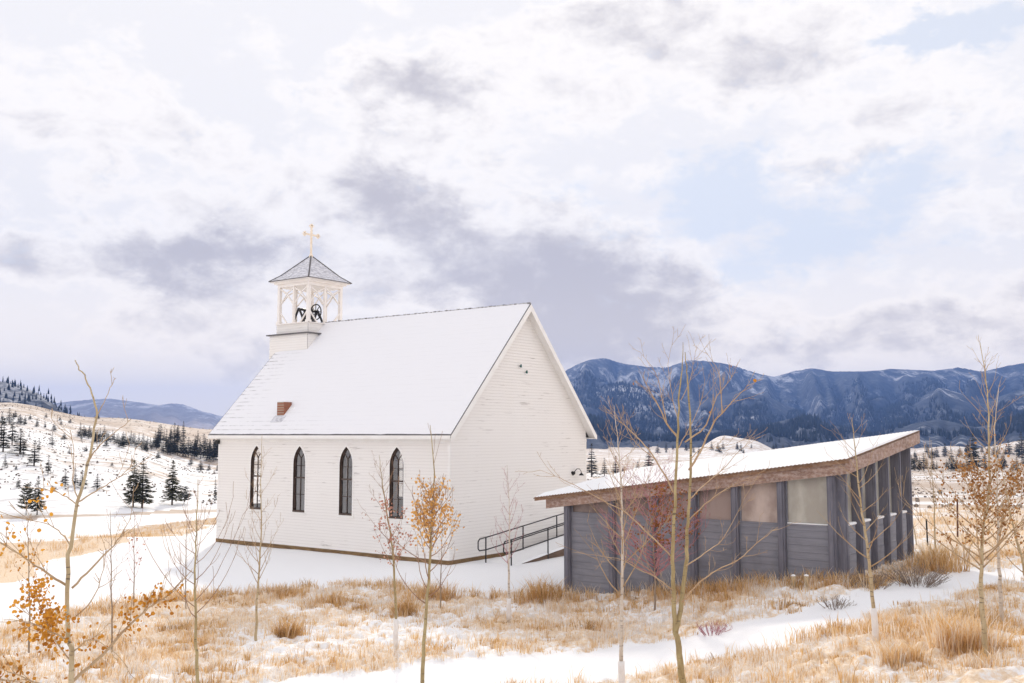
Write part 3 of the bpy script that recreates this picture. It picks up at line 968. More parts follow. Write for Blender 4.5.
# slightly bell-cast pyramid
mid = [(BX + (x - BX) * .72, BY + (y - BY) * .72, 12.34) for x, y, z in cs4]
for i in range(4):
    b.quad(cs4[i], cs4[(i + 1) % 4], mid[(i + 1) % 4], mid[i]); b.poly([mid[i], mid[(i + 1) % 4], (BX, BY, 13.38)])
b.poly([(x, y, 12.042) for x, y, z in cs4][::-1])
bro = b.build('belfry_roof', M['belfry_roof'], bel)
b = MB()
for i in range(4):
    b.bar(cs4[i], mid[i], .07, .05); b.bar(mid[i], (BX, BY, 13.39), .07, .05)
    b.bar(cs4[i], cs4[(i + 1) % 4], .035, .03)
b.build('roof_hip', M['shingle'], bro)
# cross, arms along the gable direction
b = MB()
b.lathe((BX, BY, 13.3), [(.10, 0), (.10, .1), (.05, .16)], 10)
b.box(BX - .048, BX + .048, BY - .035, BY + .035, 13.4, 14.80, b=.008)
b.box(BX - .40, BX + .40, BY - .034, BY + .034, 14.36, 14.45, b=.008)
for (x, z) in ((-.43, 14.405), (.43, 14.405), (0, 14.84)):
    for k in (-1, 0, 1):
        dx, dz = ((0, k * .06) if x else (k * .06, 0))
        sx = .05 * (1 if x > 0 else -1 if x < 0 else 0) * (k == 0); sz = .05 * (k == 0) * (x == 0)
        bm_ = [(r * .062, 0) for r in (1,)]
        b.tube([(x + dx + sx + BX, BY - .034, z + dz + sz), (x + dx + sx + BX, BY + .034, z + dz + sz)], .062, 10)
b.build('cross', M['cross'], bel)
# bell, yoke and wheel
b = MB()
b.lathe((BX, BY + .12, 10.0), [(.47, .0), (.44, .08), (.35, .22), (.29, .42), (.25, .55), (.14, .64), (.03, .66)], 20)
bell = b.build('bell', M['iron'], bel, smooth=True)
b = MB()
b.tube([(BX - .60, BY + .12, 10.70), (BX + .60, BY + .12, 10.70)], .06, 8)
b.bar((BX - .25, BY + .12, 10.62), (BX + .25, BY + .12, 10.72), .14, .14)
for x in (-.6, .6):
    b.bar((BX + x, BY - .35, 9.95), (BX + x, BY + .12, 10.75), .08, .07); b.bar((BX + x, BY + .59, 9.95), (BX + x, BY + .12, 10.75), .08, .07)
b.build('bell_yoke', M['iron'], bell)
b = MB()
ring = [(BX + .48, BY + .12 + .38 * math.cos(a), 10.66 + .38 * math.sin(a)) for a in np.linspace(0, 2 * PI, 29)]
b.tube(ring, .03, 6, cap=False)
for k in range(4):
    a = PI * k / 4
    b.bar((BX + .48, BY + .12 - .38 * math.cos(a), 10.66 - .38 * math.sin(a)), (BX + .48, BY + .12 + .38 * math.cos(a), 10.66 + .38 * math.sin(a)), .03, .03)
b.build('bell_wheel', M['iron'], bell)

# insulators and gooseneck lamp on the gable
for (x, z) in ((4.33, 7.45), (4.74, 7.23)):
    b = MB()
    b.tube([(x, -.01, z), (x, -.12, z)], .018, 6, 0)
    b.tube([(x, -.10, z - .06), (x, -.10, z - .02), (x, -.10, z), (x, -.10, z + .03), (x, -.10, z + .07)], [.040, .040, .026, .036, .02], 10, 1)
    b.build('insulator', [M['iron'], M['teal']], church, smooth=True)
b = MB(); lx, lz = 8.25, 3.08
pts = [(lx, -.02, lz - .08), (lx, -.08, lz - .04), (lx + .02, -.12, lz + .06), (lx + .10, -.17, lz + .15), (lx + .22, -.22, lz + .14), (lx + .30, -.25, lz + .04), (lx + .31, -.26, lz - .04)]
b.tube(pts, .017, 6)
b.lathe((lx + .31, -.26, lz - .14), [(.12, 0), (.09, .04), (.04, .09), (.02, .12)], 12)
b.tube([(lx, .0, lz - .08), (lx, -.05, lz - .08)], .06, 10)
b.tube([(lx - .05, .0, lz - .02), (lx - .05, -.14, lz - .03)], .07, 10)
b.build('gooseneck_lamp', M['iron'], church)
b = MB(); b.box(-.16, -.03, L - .1, L + .12, 4.28, 4.46, b=.02); b.build('corner_lamp', M['iron'], church)

# ---------------- ramp with rails
ramp = empty('access_ramp', tuple(CO + UU * 1.2 + WW * -.6), ROT)
tag(ramp, 'snow covered wheelchair ramp rising along the chapel gable wall', 'ramp')
RS = .105


def rz(x): return max(0, (x - .3) * RS)


b = MB()
b.hexa([(.3, -1.35, -.12), (9.2, -1.35, -.12), (9.2, -.05, -.12), (.3, -.05, -.12), (.3, -1.35, -.02), (9.2, -1.35, rz(9.2) - .03), (9.2, -.05, rz(9.2) - .03), (.3, -.05, -.02)])
b.build('ramp_frame', M['rampwood'], ramp)
b = MB(); gr_ = []
for i in range(31):
    x = .1 + 9.2 * i / 30
    gr_.append([(x, yy, rz(x) - .015 + (.06 if 0 < j < 5 else .0) * (1 if i else 0) + .012 * mnoise.noise((x * 2, yy * 3, 0))) for j, yy in enumerate((-1.37, -1.3, -.9, -.5, -.1, -.03))])
for i in range(30):
    for j in range(5): b.quad(gr_[i][j], gr_[i + 1][j], gr_[i + 1][j + 1], gr_[i][j + 1])
b.build('snow', M['snow'], ramp, smooth=True)
rail = empty('handrail', tuple(CO + UU * 1.27 + WW * -.70), ROT)
tag(rail, 'black pipe handrail on the wall side of the ramp', 'handrail', 'black pipe handrails of the ramp')
rail2 = empty('handrail', tuple(CO + UU * 1.15 + WW * -1.95), ROT)
tag(rail2, 'black pipe handrail on the outer side of the ramp, nearer the shed', 'handrail', 'black pipe handrails of the ramp')
for R_ in (rail, rail2):
    sl = RS * 1.0
    b = MB()
    Z_ = lambda x, h: h + max(0, x) * sl
    x9 = 8.6
    b.tube([(x9, 0, Z_(x9, .92)), (0, 0, .92), (-.38, 0, .89), (-.46, 0, .80), (-.46, 0, .55), (-.38, 0, .47), (0, 0, .47), (x9, 0, Z_(x9, .47))], .024, 8)
    b.build('rail_pipe', M['iron'], R_)
    for x in (0.0, 2.35, 4.7, 7.05):
        b = MB(); b.tube([(x, 0, Z_(x, -.35)), (x, 0, Z_(x, .92))], .026, 8); b.build('rail_post', M['iron'], R_)

# ================================================================== SHED
SO = np.array([8.058, 25.367, 0.0])
shed = empty('grey_shed', tuple(SO), ROT)
tag(shed, 'low slate grey board shed with snowy sloping roof and brown fascia', 'shed')
YR, YL, XD = -.13, 7.98, 6.15
YPOST = [-.03, 1.28, 2.56, 3.78, 5.05, 6.35, 7.88]


def zs_roof(x, y): return 4.10 + .105 * (x + .3) - .137 * (y + .55)


SILL = 2.41
# back and left walls
b = MB()
for (p, q) in (((0.05, YL), (XD, YL)), ((XD, YL), (XD, YR))):
    d = np.array(q) - np.array(p); Ln = np.linalg.norm(d); n = 6
    for i in range(n):
        a0 = np.array(p) + d * i / n; a1 = np.array(p) + d * (i + 1) / n
        b.quad((a0[0], a0[1], -.6), (a1[0], a1[1], -.6), (a1[0], a1[1], zs_roof(*a1) - .1), (a0[0], a0[1], zs_roof(*a0) - .1))
b.build('rear_wall', M['slate_side'], shed)


def board_panel(parent, P, s0, s1, z0, z1, mat, name='wall_panel'):
    mb = MB(); z = z0; k = 0
    while z < z1 - .02:
        zt = min(z + .185, z1)
        o = .035 + .004 * ((k * 7) % 3)
        pts = []
        for zz in (z + .0025, zt - .0025):
            pts += [P(s0, 0, zz), P(s1, 0, zz), P(s1, o, zz), P(s0, o, zz)]
        mb.hexa(pts); z = zt; k += 1
    pts = []
    for zz in (z0, z1 - .01): pts += [P(s0, -.03, zz), P(s1, -.03, zz), P(s1, .012, zz), P(s0, .012, zz)]
    mb.hexa(pts)
    return mb.build(name, mat, parent)


PF = lambda s, o, z: (-o, s, z)
for i in range(6):
    s0, s1 = YPOST[i] + .1, YPOST[i + 1] - .1
    board_panel(shed, PF, s0, s1, -.7, SILL - .04, M['slate_panel'])
    wn = empty('window', (0, 0, 0)); wn.parent = shed
    mb = MB()
    za, zb = zs_roof(0, s0) - .16, zs_roof(0, s1) - .16
    mb.hexa([(.02, s0, SILL), (.045, s0, SILL), (.045, s1, SILL), (.02, s1, SILL), (.02, s0, za), (.045, s0, za), (.045, s1, zb), (.02, s1, zb)])
    mb.build('pane', M['pane'] if i == 0 else M['pane_pink'] if i == 1 else M['pane_brown'], wn)
    mb = MB()
    mb.box(-.05, .05, s0, s1, SILL - .038, SILL + .0)
    for q0, q1 in ((s0, s0 + .035), (s1 - .035, s1)):
        mb.hexa([(-.012, q0, SILL + .002), (.018, q0, SILL + .002), (.018, q1, SILL + .002), (-.012, q1, SILL + .002), (-.012, q0, zs_roof(0, q0) - .18), (.018, q0, zs_roof(0, q0) - .18), (.018, q1, zs_roof(0, q1) - .18), (-.012, q1, zs_roof(0, q1) - .18)])
    mb.build('window_frame', M['slate_panel'], wn)
    if i == 0:
        mb = MB(); mb.box(-.048, .012, s0 + .02, s1 - .02, SILL + .003, SILL + .035, b=.01); mb.build('sill_snow', M['snow'], wn)


def post(P, s, z1, wdt=.19, dep=.15, z0=-.7):
    mb = MB(); pts = []
    h = wdt / 2
    for za in (z0, z1): pts += [P(s - h, -.05, za), P(s + h, -.05, za), P(s + h, dep, za), P(s - h, dep, za)]
    mb.hexa(pts)
    # narrower face board
    pts = []
    for za in (z0, z1 - .01): pts += [P(s - h * .55, dep + .0005, za), P(s + h * .55, dep + .0005, za), P(s + h * .55, dep + .03, za), P(s - h * .55, dep + .03, za)]
    mb.hexa(pts)
    return mb.build('post', M['slate_post'], shed)


for s in YPOST: post(PF, s, zs_roof(0, s) - .14)
PR = lambda s, o, z: (s, YR - o, z)
XP = [.1, 1.32, 2.54, 3.76, 4.98, 6.08]
for i in range(5):
    s0, s1 = XP[i] + .09, XP[i + 1] - .09
    pn = board_panel(shed, lambda s, o, z: PR(s, o + .10, z), s0 + .25, s1 - .25, 0, SILL - .02, M['slate_side'])
    board_panel(shed, PR, s0, s1, -.2, SILL - .04, M['slate_side'])
    mb = MB(); mb.box(s0 + .23, s1 - .23, YR - .17, YR + .0, SILL - .016, SILL + .05, b=.02); mb.build('sill_snow', M['snow'], pn)
    wn = empty('window', (0, 0, 0)); wn.parent = shed
    mb = MB(); za, zb = zs_roof(s0, YR) - .18, zs_roof(s1, YR) - .18
    mb.hexa([(s0, YR + .03, SILL), (s1, YR + .03, SILL), (s1, YR + .05, SILL), (s0, YR + .05, SILL), (s0, YR + .03, za), (s1, YR + .03, zb), (s1, YR + .05, zb), (s0, YR + .05, za)])
    mb.build('pane', M['pane'], wn)
for k, s in enumerate(XP): post(PR, s, zs_roof(s, YR) - .16, .17, .20)

# roof: corrugated deck, snow, fascia beams, soffit
RX0, RX1, RY0, RY1 = -.34, 6.42, -.58, 8.95
b = MB(); per = .105; ncol = int((RY1 - RY0) / per * 6)
top, bot = [], []
for k in range(ncol + 1):
    y = RY0 + (RY1 - RY0) * k / ncol; c = .014 * math.sin(2 * PI * (y - RY0) / per)
    top.append((y, c))
XS = [RX0, RX0 + .02, 1.5, 3.3, 5, RX1 - .02, RX1]
idx = {}
for si in range(2):
    for xi, x in enumerate((RX0, RX1)):
        for k, (y, c) in enumerate(top):
            idx[(si, xi, k)] = len(b.v); b.v.append((x, y, zs_roof(x, y) + c - (.0 if si == 0 else .02)))
for k in range(ncol):
    b.f.append((idx[0, 0, k], idx[0, 1, k], idx[0, 1, k + 1], idx[0, 0, k + 1])); b.f.append((idx[1, 0, k + 1], idx[1, 1, k + 1], idx[1, 1, k], idx[1, 0, k]))
    b.f.append((idx[1, 0, k], idx[0, 0, k], idx[0, 0, k + 1], idx[1, 0, k + 1])); b.f.append((idx[1, 1, k + 1], idx[0, 1, k + 1], idx[0, 1, k], idx[1, 1, k]))
b.mi = [0] * len(b.f)
sroof = b.build('roof', M['rust'], shed)
b = MB(); gr_ = []
nx, ny = 14, int((RY1 - RY0) / per * 6)
for i in range(nx + 1):
    t = i / nx; row = []
    for k in range(ny + 1):
        y = RY0 + .02 + (RY1 - RY0 - .04) * k / ny
        x = RX0 + .03 + (RX1 - RX0 - .06) * t
        if i == 0: x += .035 * mnoise.noise((y * 2.1, 0, 4)) + .012 * math.sin(2 * PI * (y - RY0) / per)
        e = 0 if (i in (0, nx) or k in (0, ny)) else 1
        z = zs_roof(x, y) + .012 + e * (.055 + .012 * mnoise.noise((x * 1.3, y * 1.3, 2))) + .008 * math.sin(2 * PI * (y - RY0) / per)
        row.append((x, y, z))
    gr_.append(row)
for i in range(nx):
    for k in range(ny): b.quad(gr_[i][k], gr_[i + 1][k], gr_[i + 1][k + 1], gr_[i][k + 1])
b.build('roof_snow', M['snow'], sroof, smooth=True)


def sbeam(x0, y0, x1, y1, th, zt, zb, mat, name):
    mb = MB(); d = Vector((x1 - x0, y1 - y0, 0)).normalized(); n = Vector((-d.y, d.x, 0)) * th / 2
    pts = []
    for dz in (zb, zt):
        for (x, y, sg) in ((x0, y0, -1), (x1, y1, -1), (x1, y1, 1), (x0, y0, 1)):
            xx, yy = x + n.x * sg, y + n.y * sg
            pts.append((xx, yy, zs_roof(xx, yy) + dz))
    mb.hexa(pts)
    return mb.build(name, mat, shed)


sbeam(-.27, RY0 + .02, -.27, RY1 - .02, .08, -.022, -.10, M['rust'], 'roof_edge_board')
sbeam(-.20, RY0 + .06, -.20, 8.55, .10, -.105, -.37, M['fascia'], 'fascia_beam')
sbeam(-.30, RY0 + .05, RX1 - .05, RY0 + .05, .10, -.03, -.36, M['fascia_side'], 'fascia_beam')
sbeam(RX1 - .08, RY0 + .11, RX1 - .08, 8.6, .10, -.05, -.36, M['fascia'], 'fascia_beam')
b = MB()
b.hexa([(-.15, -.45, zs_roof(-.15, -.45) - .11), (6.2, -.45, zs_roof(6.2, -.45) - .11), (6.2, 8.4, zs_roof(6.2, 8.4) - .11), (-.15, 8.4, zs_roof(-.15, 8.4) - .11),
        (-.15, -.45, zs_roof(-.15, -.45) - .06), (6.2, -.45, zs_roof(6.2, -.45) - .06), (6.2, 8.4, zs_roof(6.2, 8.4) - .06), (-.15, 8.4, zs_roof(-.15, 8.4) - .06)])
b.build('soffit', M['soffit'], shed)
for i, s in enumerate(YPOST):        # rafter tails showing between fascia and wall
    mb = MB()
    mb.hexa([(-.149, s - .05, zs_roof(-.15, s) - .3), (.3, s - .05, zs_roof(.3, s) - .3), (.3, s + .05, zs_roof(.3, s) - .3), (-.149, s + .05, zs_roof(-.15, s) - .3),
             (-.149, s - .05, zs_roof(-.15, s) - .112), (.3, s - .05, zs_roof(.3, s) - .112), (.3, s + .05, zs_roof(.3, s) - .112), (-.149, s + .05, zs_roof(-.15, s) - .112)])
    mb.build('rafter', M['soffit'], shed)
# ================================================================== SAPLINGS


def leaf(mb, p, size, tone, rnd):
    p = Vector(p)
    n = Vector((rnd.uniform(-1, 1), rnd.uniform(-1, 1), rnd.uniform(-.5, .8))).normalized()
    d = Vector((rnd.uniform(-.6, .6), rnd.uniform(-.6, .6), -1)).normalized()
    d = (d - n * d.dot(n)).normalized(); s = n.cross(d)
    i = len(mb.v); w = size * .5
    prof = [(0, 0), (.22, .42), (.55, .5), (.85, .3), (1.0, 0), (.85, -.3), (.55, -.5), (.22, -.42)]
    fold = rnd.uniform(-.12, .22)
    for a, b in prof:
        mb.v.append(tuple(p + d * (a * size) + s * (b * size) + n * (abs(b) * size * fold)))
        mb.tone.append(tone)
    mb.f.append((i, i + 1, i + 2, i + 3, i + 4)); mb.mi.append(0)
    mb.f.append((i, i + 4, i + 5, i + 6, i + 7)); mb.mi.append(0)


class Tree:
    def __init__(s, name, label, base, seed, bark, twig, leafm=None, group=None, cat='tree'):
        s.base = Vector(base); s.rnd = random.Random(seed)
        s.root = tag(empty(name, tuple(base)), label, cat, group)
        s.tr, s.br, s.lf = MB(), MB(), MB(); s.lf.usetone = True
        s.bark, s.twig, s.leafm = bark, twig, leafm
        s.sites = []

    def L(s, p): return Vector(p) - s.base

    def trunk(s, pts, r0, r1=.004, n=8, where=None):
        k = len(pts); pts = s.smooth_path([s.L(p) for p in pts], .010)
        m = len(pts)
        (where or s.tr).tube(pts, [r0 + (r1 - r0) * (i / (m - 1)) ** .8 for i in range(m)], n)
        return [p + s.base for p in pts]

    def smooth_path(s, pts, jit=.0, sub=4):
        out = []
        P = [pts[0] * 2 - pts[1]] + pts + [pts[-1] * 2 - pts[-2]]
        for i in range(1, len(P) - 2):
            for k in range(sub):
                t = k / sub; a, b, c, d = P[i - 1], P[i], P[i + 1], P[i + 2]
                out.append(.5 * ((2 * b) + (c - a) * t + (2 * a - 5 * b + 4 * c - d) * t * t + (3 * b - a - 3 * c + d) * t ** 3)
                           + Vector((s.rnd.uniform(-1, 1), s.rnd.uniform(-1, 1), s.rnd.uniform(-1, 1))) * jit * (len(out) > 0))
        out.append(pts[-1])
        return out

    def limb(s, p, d, length, r, curve=.25, twigs=4, level=0, wob=.12):
        """a branch growing from p in direction d, bending upward"""
        p = Vector(p); d = Vector(d).normalized(); pts = [p]; n = 7 if level == 0 else 5
        for i in range(n):
            d = (d + Vector((s.rnd.uniform(-wob, wob), s.rnd.uniform(-wob, wob), s.rnd.uniform(-wob, wob) + curve / n * 1.6))).normalized()
            p = p + d * (length / n); pts.append(p)
        s.br.tube([s.L(q) for q in pts], [max(.0022, r * (1 - .85 * i / n)) for i in range(n + 1)], 5 if level == 0 else 4)
        for i, q in enumerate(pts): s.sites.append((q, i / n, level))
        if twigs and level < 2:
            for k in range(twigs):
                i = s.rnd.randint(2, n); q = pts[i]; dd = (pts[i] - pts[i - 1]).normalized()
                side = dd.cross(Vector((s.rnd.uniform(-1, 1), s.rnd.uniform(-1, 1), s.rnd.uniform(-1, 1)))).normalized()
                s.limb(q, dd * .8 + side * s.rnd.uniform(.4, .9), length * s.rnd.uniform(.16, .38), max(.0025, r * .4), curve, max(0, twigs // 2 - 1), level + 1, wob)
        return pts

    def crown(s, tr, f0, f1, n, lenf, up=.7, curve=.35, twigs=4, rr=.4, height=None, taper=1.0, bias=None):
        H_ = height or (tr[-1] - tr[0]).length
        a = s.rnd.uniform(0, 6.28)
        for k in range(n):
            f = f0 + (f1 - f0) * (k + s.rnd.uniform(-.4, .4)) / max(1, n - 1); f = min(max(f, .02), .985)
            i = f * (len(tr) - 1); i0 = int(i); q = tr[i0].lerp(tr[min(i0 + 1, len(tr) - 1)], i - i0)
            a += 2.4 + s.rnd.uniform(-.5, .5)
            if bias is not None and s.rnd.random() < .5: a = bias + s.rnd.uniform(-.8, .8) + (PI if s.rnd.random() < .5 else 0)
            ln = H_ * lenf * (1 - taper * .62 * (f - f0) / max(.01, f1 - f0)) * s.rnd.uniform(.65, 1.15)
            s.limb(q, (math.cos(a), math.sin(a), up * s.rnd.uniform(.8, 1.3)), ln, s.r_at(f) * rr, curve, twigs)

    def r_at(s, f): return max(.006, s.r0 * (1 - .85 * f))

    def leaves_on(s, test, n, size, lo=0, hi=1):
        c = [q for q in s.sites if test(q[0], q[1])]
        if not c: return
        for _ in range(n):
            q = s.rnd.choice(c)[0]
            p = q + Vector((s.rnd.gauss(0, .05), s.rnd.gauss(0, .05), s.rnd.gauss(-.02, .05)))
            leaf(s.lf, s.L(p), size * s.rnd.uniform(.7, 1.2), s.rnd.uniform(lo, hi), s.rnd)

    def guard(s, tr, z0, z1, r):
        mb = MB(); pts = []
        for k in range(5):
            z = z0 + (z1 - z0) * k / 4
            # follow the trunk
            best = min(tr, key=lambda q: abs(q.z - s.base.z - z))
            pts.append((best.x - s.base.x, best.y - s.base.y, z))
        mb.tube(pts, [r * 1.05, r, r, r * .98, r], 10)
        mb.build('trunk_guard', M['guard'], s.root, smooth=True)

    def done(s):
        if s.tr.f: s.tr.build('trunk', s.bark, s.root, smooth=True)
        if s.br.f: s.br.build('branches', s.twig, s.root, smooth=True)
        if s.lf.f: s.lf.build('leaves', s.leafm, s.root)
        return s.root


def gbase(px, py=None, Y=None):
    if Y is None: return ground(px, py)
    p = at(px, 683, Y); return np.array([p[0], Y, float(height(p[0], Y))])


def proj(p):
    x, y, z = p[0], p[1], p[2] - CAMH
    f = y * cT + z * sT; u = -y * sT + z * cT
    return 512 + FPX * x / f, 341.5 - FPX * u / f


def sapling(name, label, pts, seed, r0, bark, twig, leafm=None, Y=None, crown=(), guard=None, leaves=(), grp=None):
    """pts: the trunk from the ground up as picture points at one distance Y"""
    if Y is None:
        b = ground(*pts[0]); Y = b[1]; path = [Vector(b) - Vector((0, 0, .15))]
    else:
        b = gbase(pts[0][0], None, Y); path = [Vector(b) - Vector((0, 0, .15))]
        pts = [None] + list(pts)
    path += [Vector(at(px, py, Y + .12 * random.Random(seed + i).uniform(-1, 1))) for i, (px, py) in enumerate(pts[1:])]
    t = Tree(name, label, b, seed, bark, twig, leafm, grp)
    t.r0 = r0; t.dist = Y
    tr = t.trunk(path, r0)
    for c in crown: t.crown(tr, *c[0], **c[1])
    for (box, n, size, lo, hi) in leaves:
        t.leaves_on(lambda q, f: box[0] < proj(q)[0] < box[2] and box[1] < proj(q)[1] < box[3], n, size, lo, hi)
    if guard:
        t.guard(tr, guard[0], guard[1], guard[2])
    t.tr_path = tr
    return t


def pbranch(t, pts, Y0, Y1, r0, twigs=4, tl=.3, curve=.3):
    """a branch through picture points, reaching from distance Y0 to Y1"""
    n = len(pts)
    P = [Vector(at(px, py, Y0 + (Y1 - Y0) * i / (n - 1))) for i, (px, py) in enumerate(pts)]
    s = t.smooth_path(P, .006, 4)
    m = len(s)
    t.br.tube([t.L(q) for q in s], [max(.0028, r0 * (1 - .82 * i / (m - 1))) for i in range(m)], 6)
    for i, q in enumerate(s): t.sites.append((q, i / m, 0))
    for k in range(twigs):
        i = t.rnd.randint(max(1, m // 4), m - 1); d = (s[i] - s[i - 1]).normalized()
        side = d.cross(Vector((t.rnd.uniform(-1, 1), t.rnd.uniform(-1, 1), t.rnd.uniform(-1, 1)))).normalized()
        t.limb(s[i], d + side * t.rnd.uniform(.4, .9), tl * t.rnd.uniform(.5, 1.2), max(.003, r0 * .3), curve, 2, 1)
    return s


# --- big leafy aspen in the left foreground
t = sapling('aspen_sapling', 'foreground aspen at the left edge with hanging orange leaves on its lower branches', [(71, 683), (69, 640), (67.5, 573), (71, 540), (78, 502), (88, 465), (93, 435), (96, 410), (90, 388), (82, 372), (75, 360)], 1, .0255,
            M['bark_tan'], M['twig_tan'], M['leaf_orange'], Y=8.5)
for pts, dy, r, tw, tl in (
        ([(66, 585), (46, 572), (25, 558), (0, 543), (-30, 530)], -.8, .011, 8, .35),
        ([(70, 683), (95, 662), (123, 632), (148, 608), (168, 595), (190, 572)], .7, .015, 10, .30),
        ([(72, 588), (92, 568), (114, 545), (124, 530), (131, 518)], .5, .010, 5, .28),
        ([(78, 502), (96, 491), (115, 480), (135, 463)], -.5, .007, 5, .3),
        ([(79, 506), (66, 497), (50, 490), (22, 487)], .6, .006, 4, .25),
        ([(88, 462), (100, 445), (118, 430), (131, 419)], .5, .006, 3, .25),
        ([(78, 502), (73, 480), (74, 450), (70, 430)], .4, .006, 4, .22),
        ([(95, 418), (106, 398), (112, 385)], .2, .0045, 2, .18),
        ([(70, 545), (58, 530), (40, 522), (8, 515)], -.6, .006, 5, .3),
        ([(69, 640), (50, 632), (30, 622), (4, 620)], -.7, .008, 7, .3),
        ([(66, 690), (40, 684), (15, 674), (-12, 664)], -.6, .010, 5, .35),
        ([(70, 660), (56, 640), (44, 615), (36, 590)], .5, .007, 7, .26),
        ([(72, 620), (92, 600), (102, 575), (106, 550)], -.4, .006, 4, .22),
        ([(70, 655), (90, 640), (112, 650), (128, 668)], -.5, .006, 4, .2)):
    pbranch(t, pts, 8.5, 8.5 + dy, r, tw, tl)
for box, n, lo, hi in (((-10, 560, 42, 600), 60, .35, 1), ((20, 575, 64, 640), 120, .2, .95), ((36, 610, 100, 690), 150, .0, .6), ((118, 590, 172, 640), 75, .05, .6), ((-5, 520, 40, 560), 24, .5, 1), ((5, 480, 75, 512), 14, .75, 1), ((-10, 660, 120, 690), 40, 0, .5), ((130, 585, 200, 650), 14, .1, .6)):
    t.leaves_on(lambda q, f: box[0] < proj(q)[0] < box[2] and box[1] < proj(q)[1] < box[3], int(n * 1.7), .032, lo, hi)
t.done()

# --- the double-stemmed aspen before the shed
t = sapling('aspen_sapling', 'tall double-stemmed bare aspen in front of the middle of the shed', [(683, 690), (681, 668), (677.5, 641), (675, 628), (673.5, 591), (672.7, 551), (675, 505), (677.7, 440), (679, 400), (682, 370), (683, 342)], 2, .070,
            M['bark_olive'], M['twig_warm'], M['leaf_orange'], Y=16.5)
t.trunk([at(x, y, 16.5 + d) for x, y, d in ((675.5, 632, 0), (680, 611, .1), (686, 566, .2), (687, 535, .25), (689, 505, .25), (691, 440, .3), (689, 395, .3), (687, 372, .3), (685, 352, .3))], .046, .006)
for pts, dy, r in (
        ([(678, 438), (667, 424), (658, 405), (650, 392), (643, 377)], .5, .022),
        ([(667, 424), (662, 398), (655, 372), (640, 352)], -.3, .012),
        ([(689, 470), (700, 452), (713, 424), (722, 413), (736, 398), (747, 386)], -.7, .024),
        ([(722, 413), (721, 395), (719, 374), (711, 359), (705, 352)], .4, .012),
        ([(685, 442), (704, 428), (711, 412), (717, 396), (727, 384), (736, 370)], .6, .018),
        ([(673, 492), (665, 475), (651, 453), (640, 440), (629, 429), (615, 417), (603, 405)], .9, .020),
        ([(656, 460), (640, 447), (628, 432), (616, 404)], -.4, .010),
        ([(682, 602), (700, 582), (717, 570), (738, 560), (757, 543), (778, 527)], -1.0, .020),
        ([(686, 566), (705, 553), (722, 540), (735, 517), (745, 497)], .8, .014),
        ([(689, 520), (710, 500), (730, 487), (748, 478)], -.6, .013),
        ([(689, 500), (705, 484), (722, 470), (738, 452), (752, 440)], .6, .014),
        ([(671, 556), (655, 540), (636, 522), (622, 510), (608, 503), (580, 488), (560, 478), (540, 470)], -1.0, .017),
        ([(673, 590), (655, 577), (640, 570), (622, 560), (600, 556), (572, 552)], -.8, .013),
        ([(674, 600), (662, 585), (646, 560), (640, 535)], .6, .010),
        ([(677, 450), (688, 430), (700, 405), (705, 380)], .2, .012),
        ([(678, 420), (672, 395), (668, 365), (672, 345)], .2, .010),
        ([(681, 400), (690, 380), (694, 360), (697, 345)], .2, .008),
        ([(690, 460), (702, 448), (716, 448), (738, 442), (755, 433)], -.5, .010)):
    pbranch(t, pts, 16.5, 16.5 + dy, r * .78, 9, .42, .3)
t.leaves_on(lambda q, f: proj(q)[1] < 420 and f > .5, 5, .05, 0, .4)
t.done()

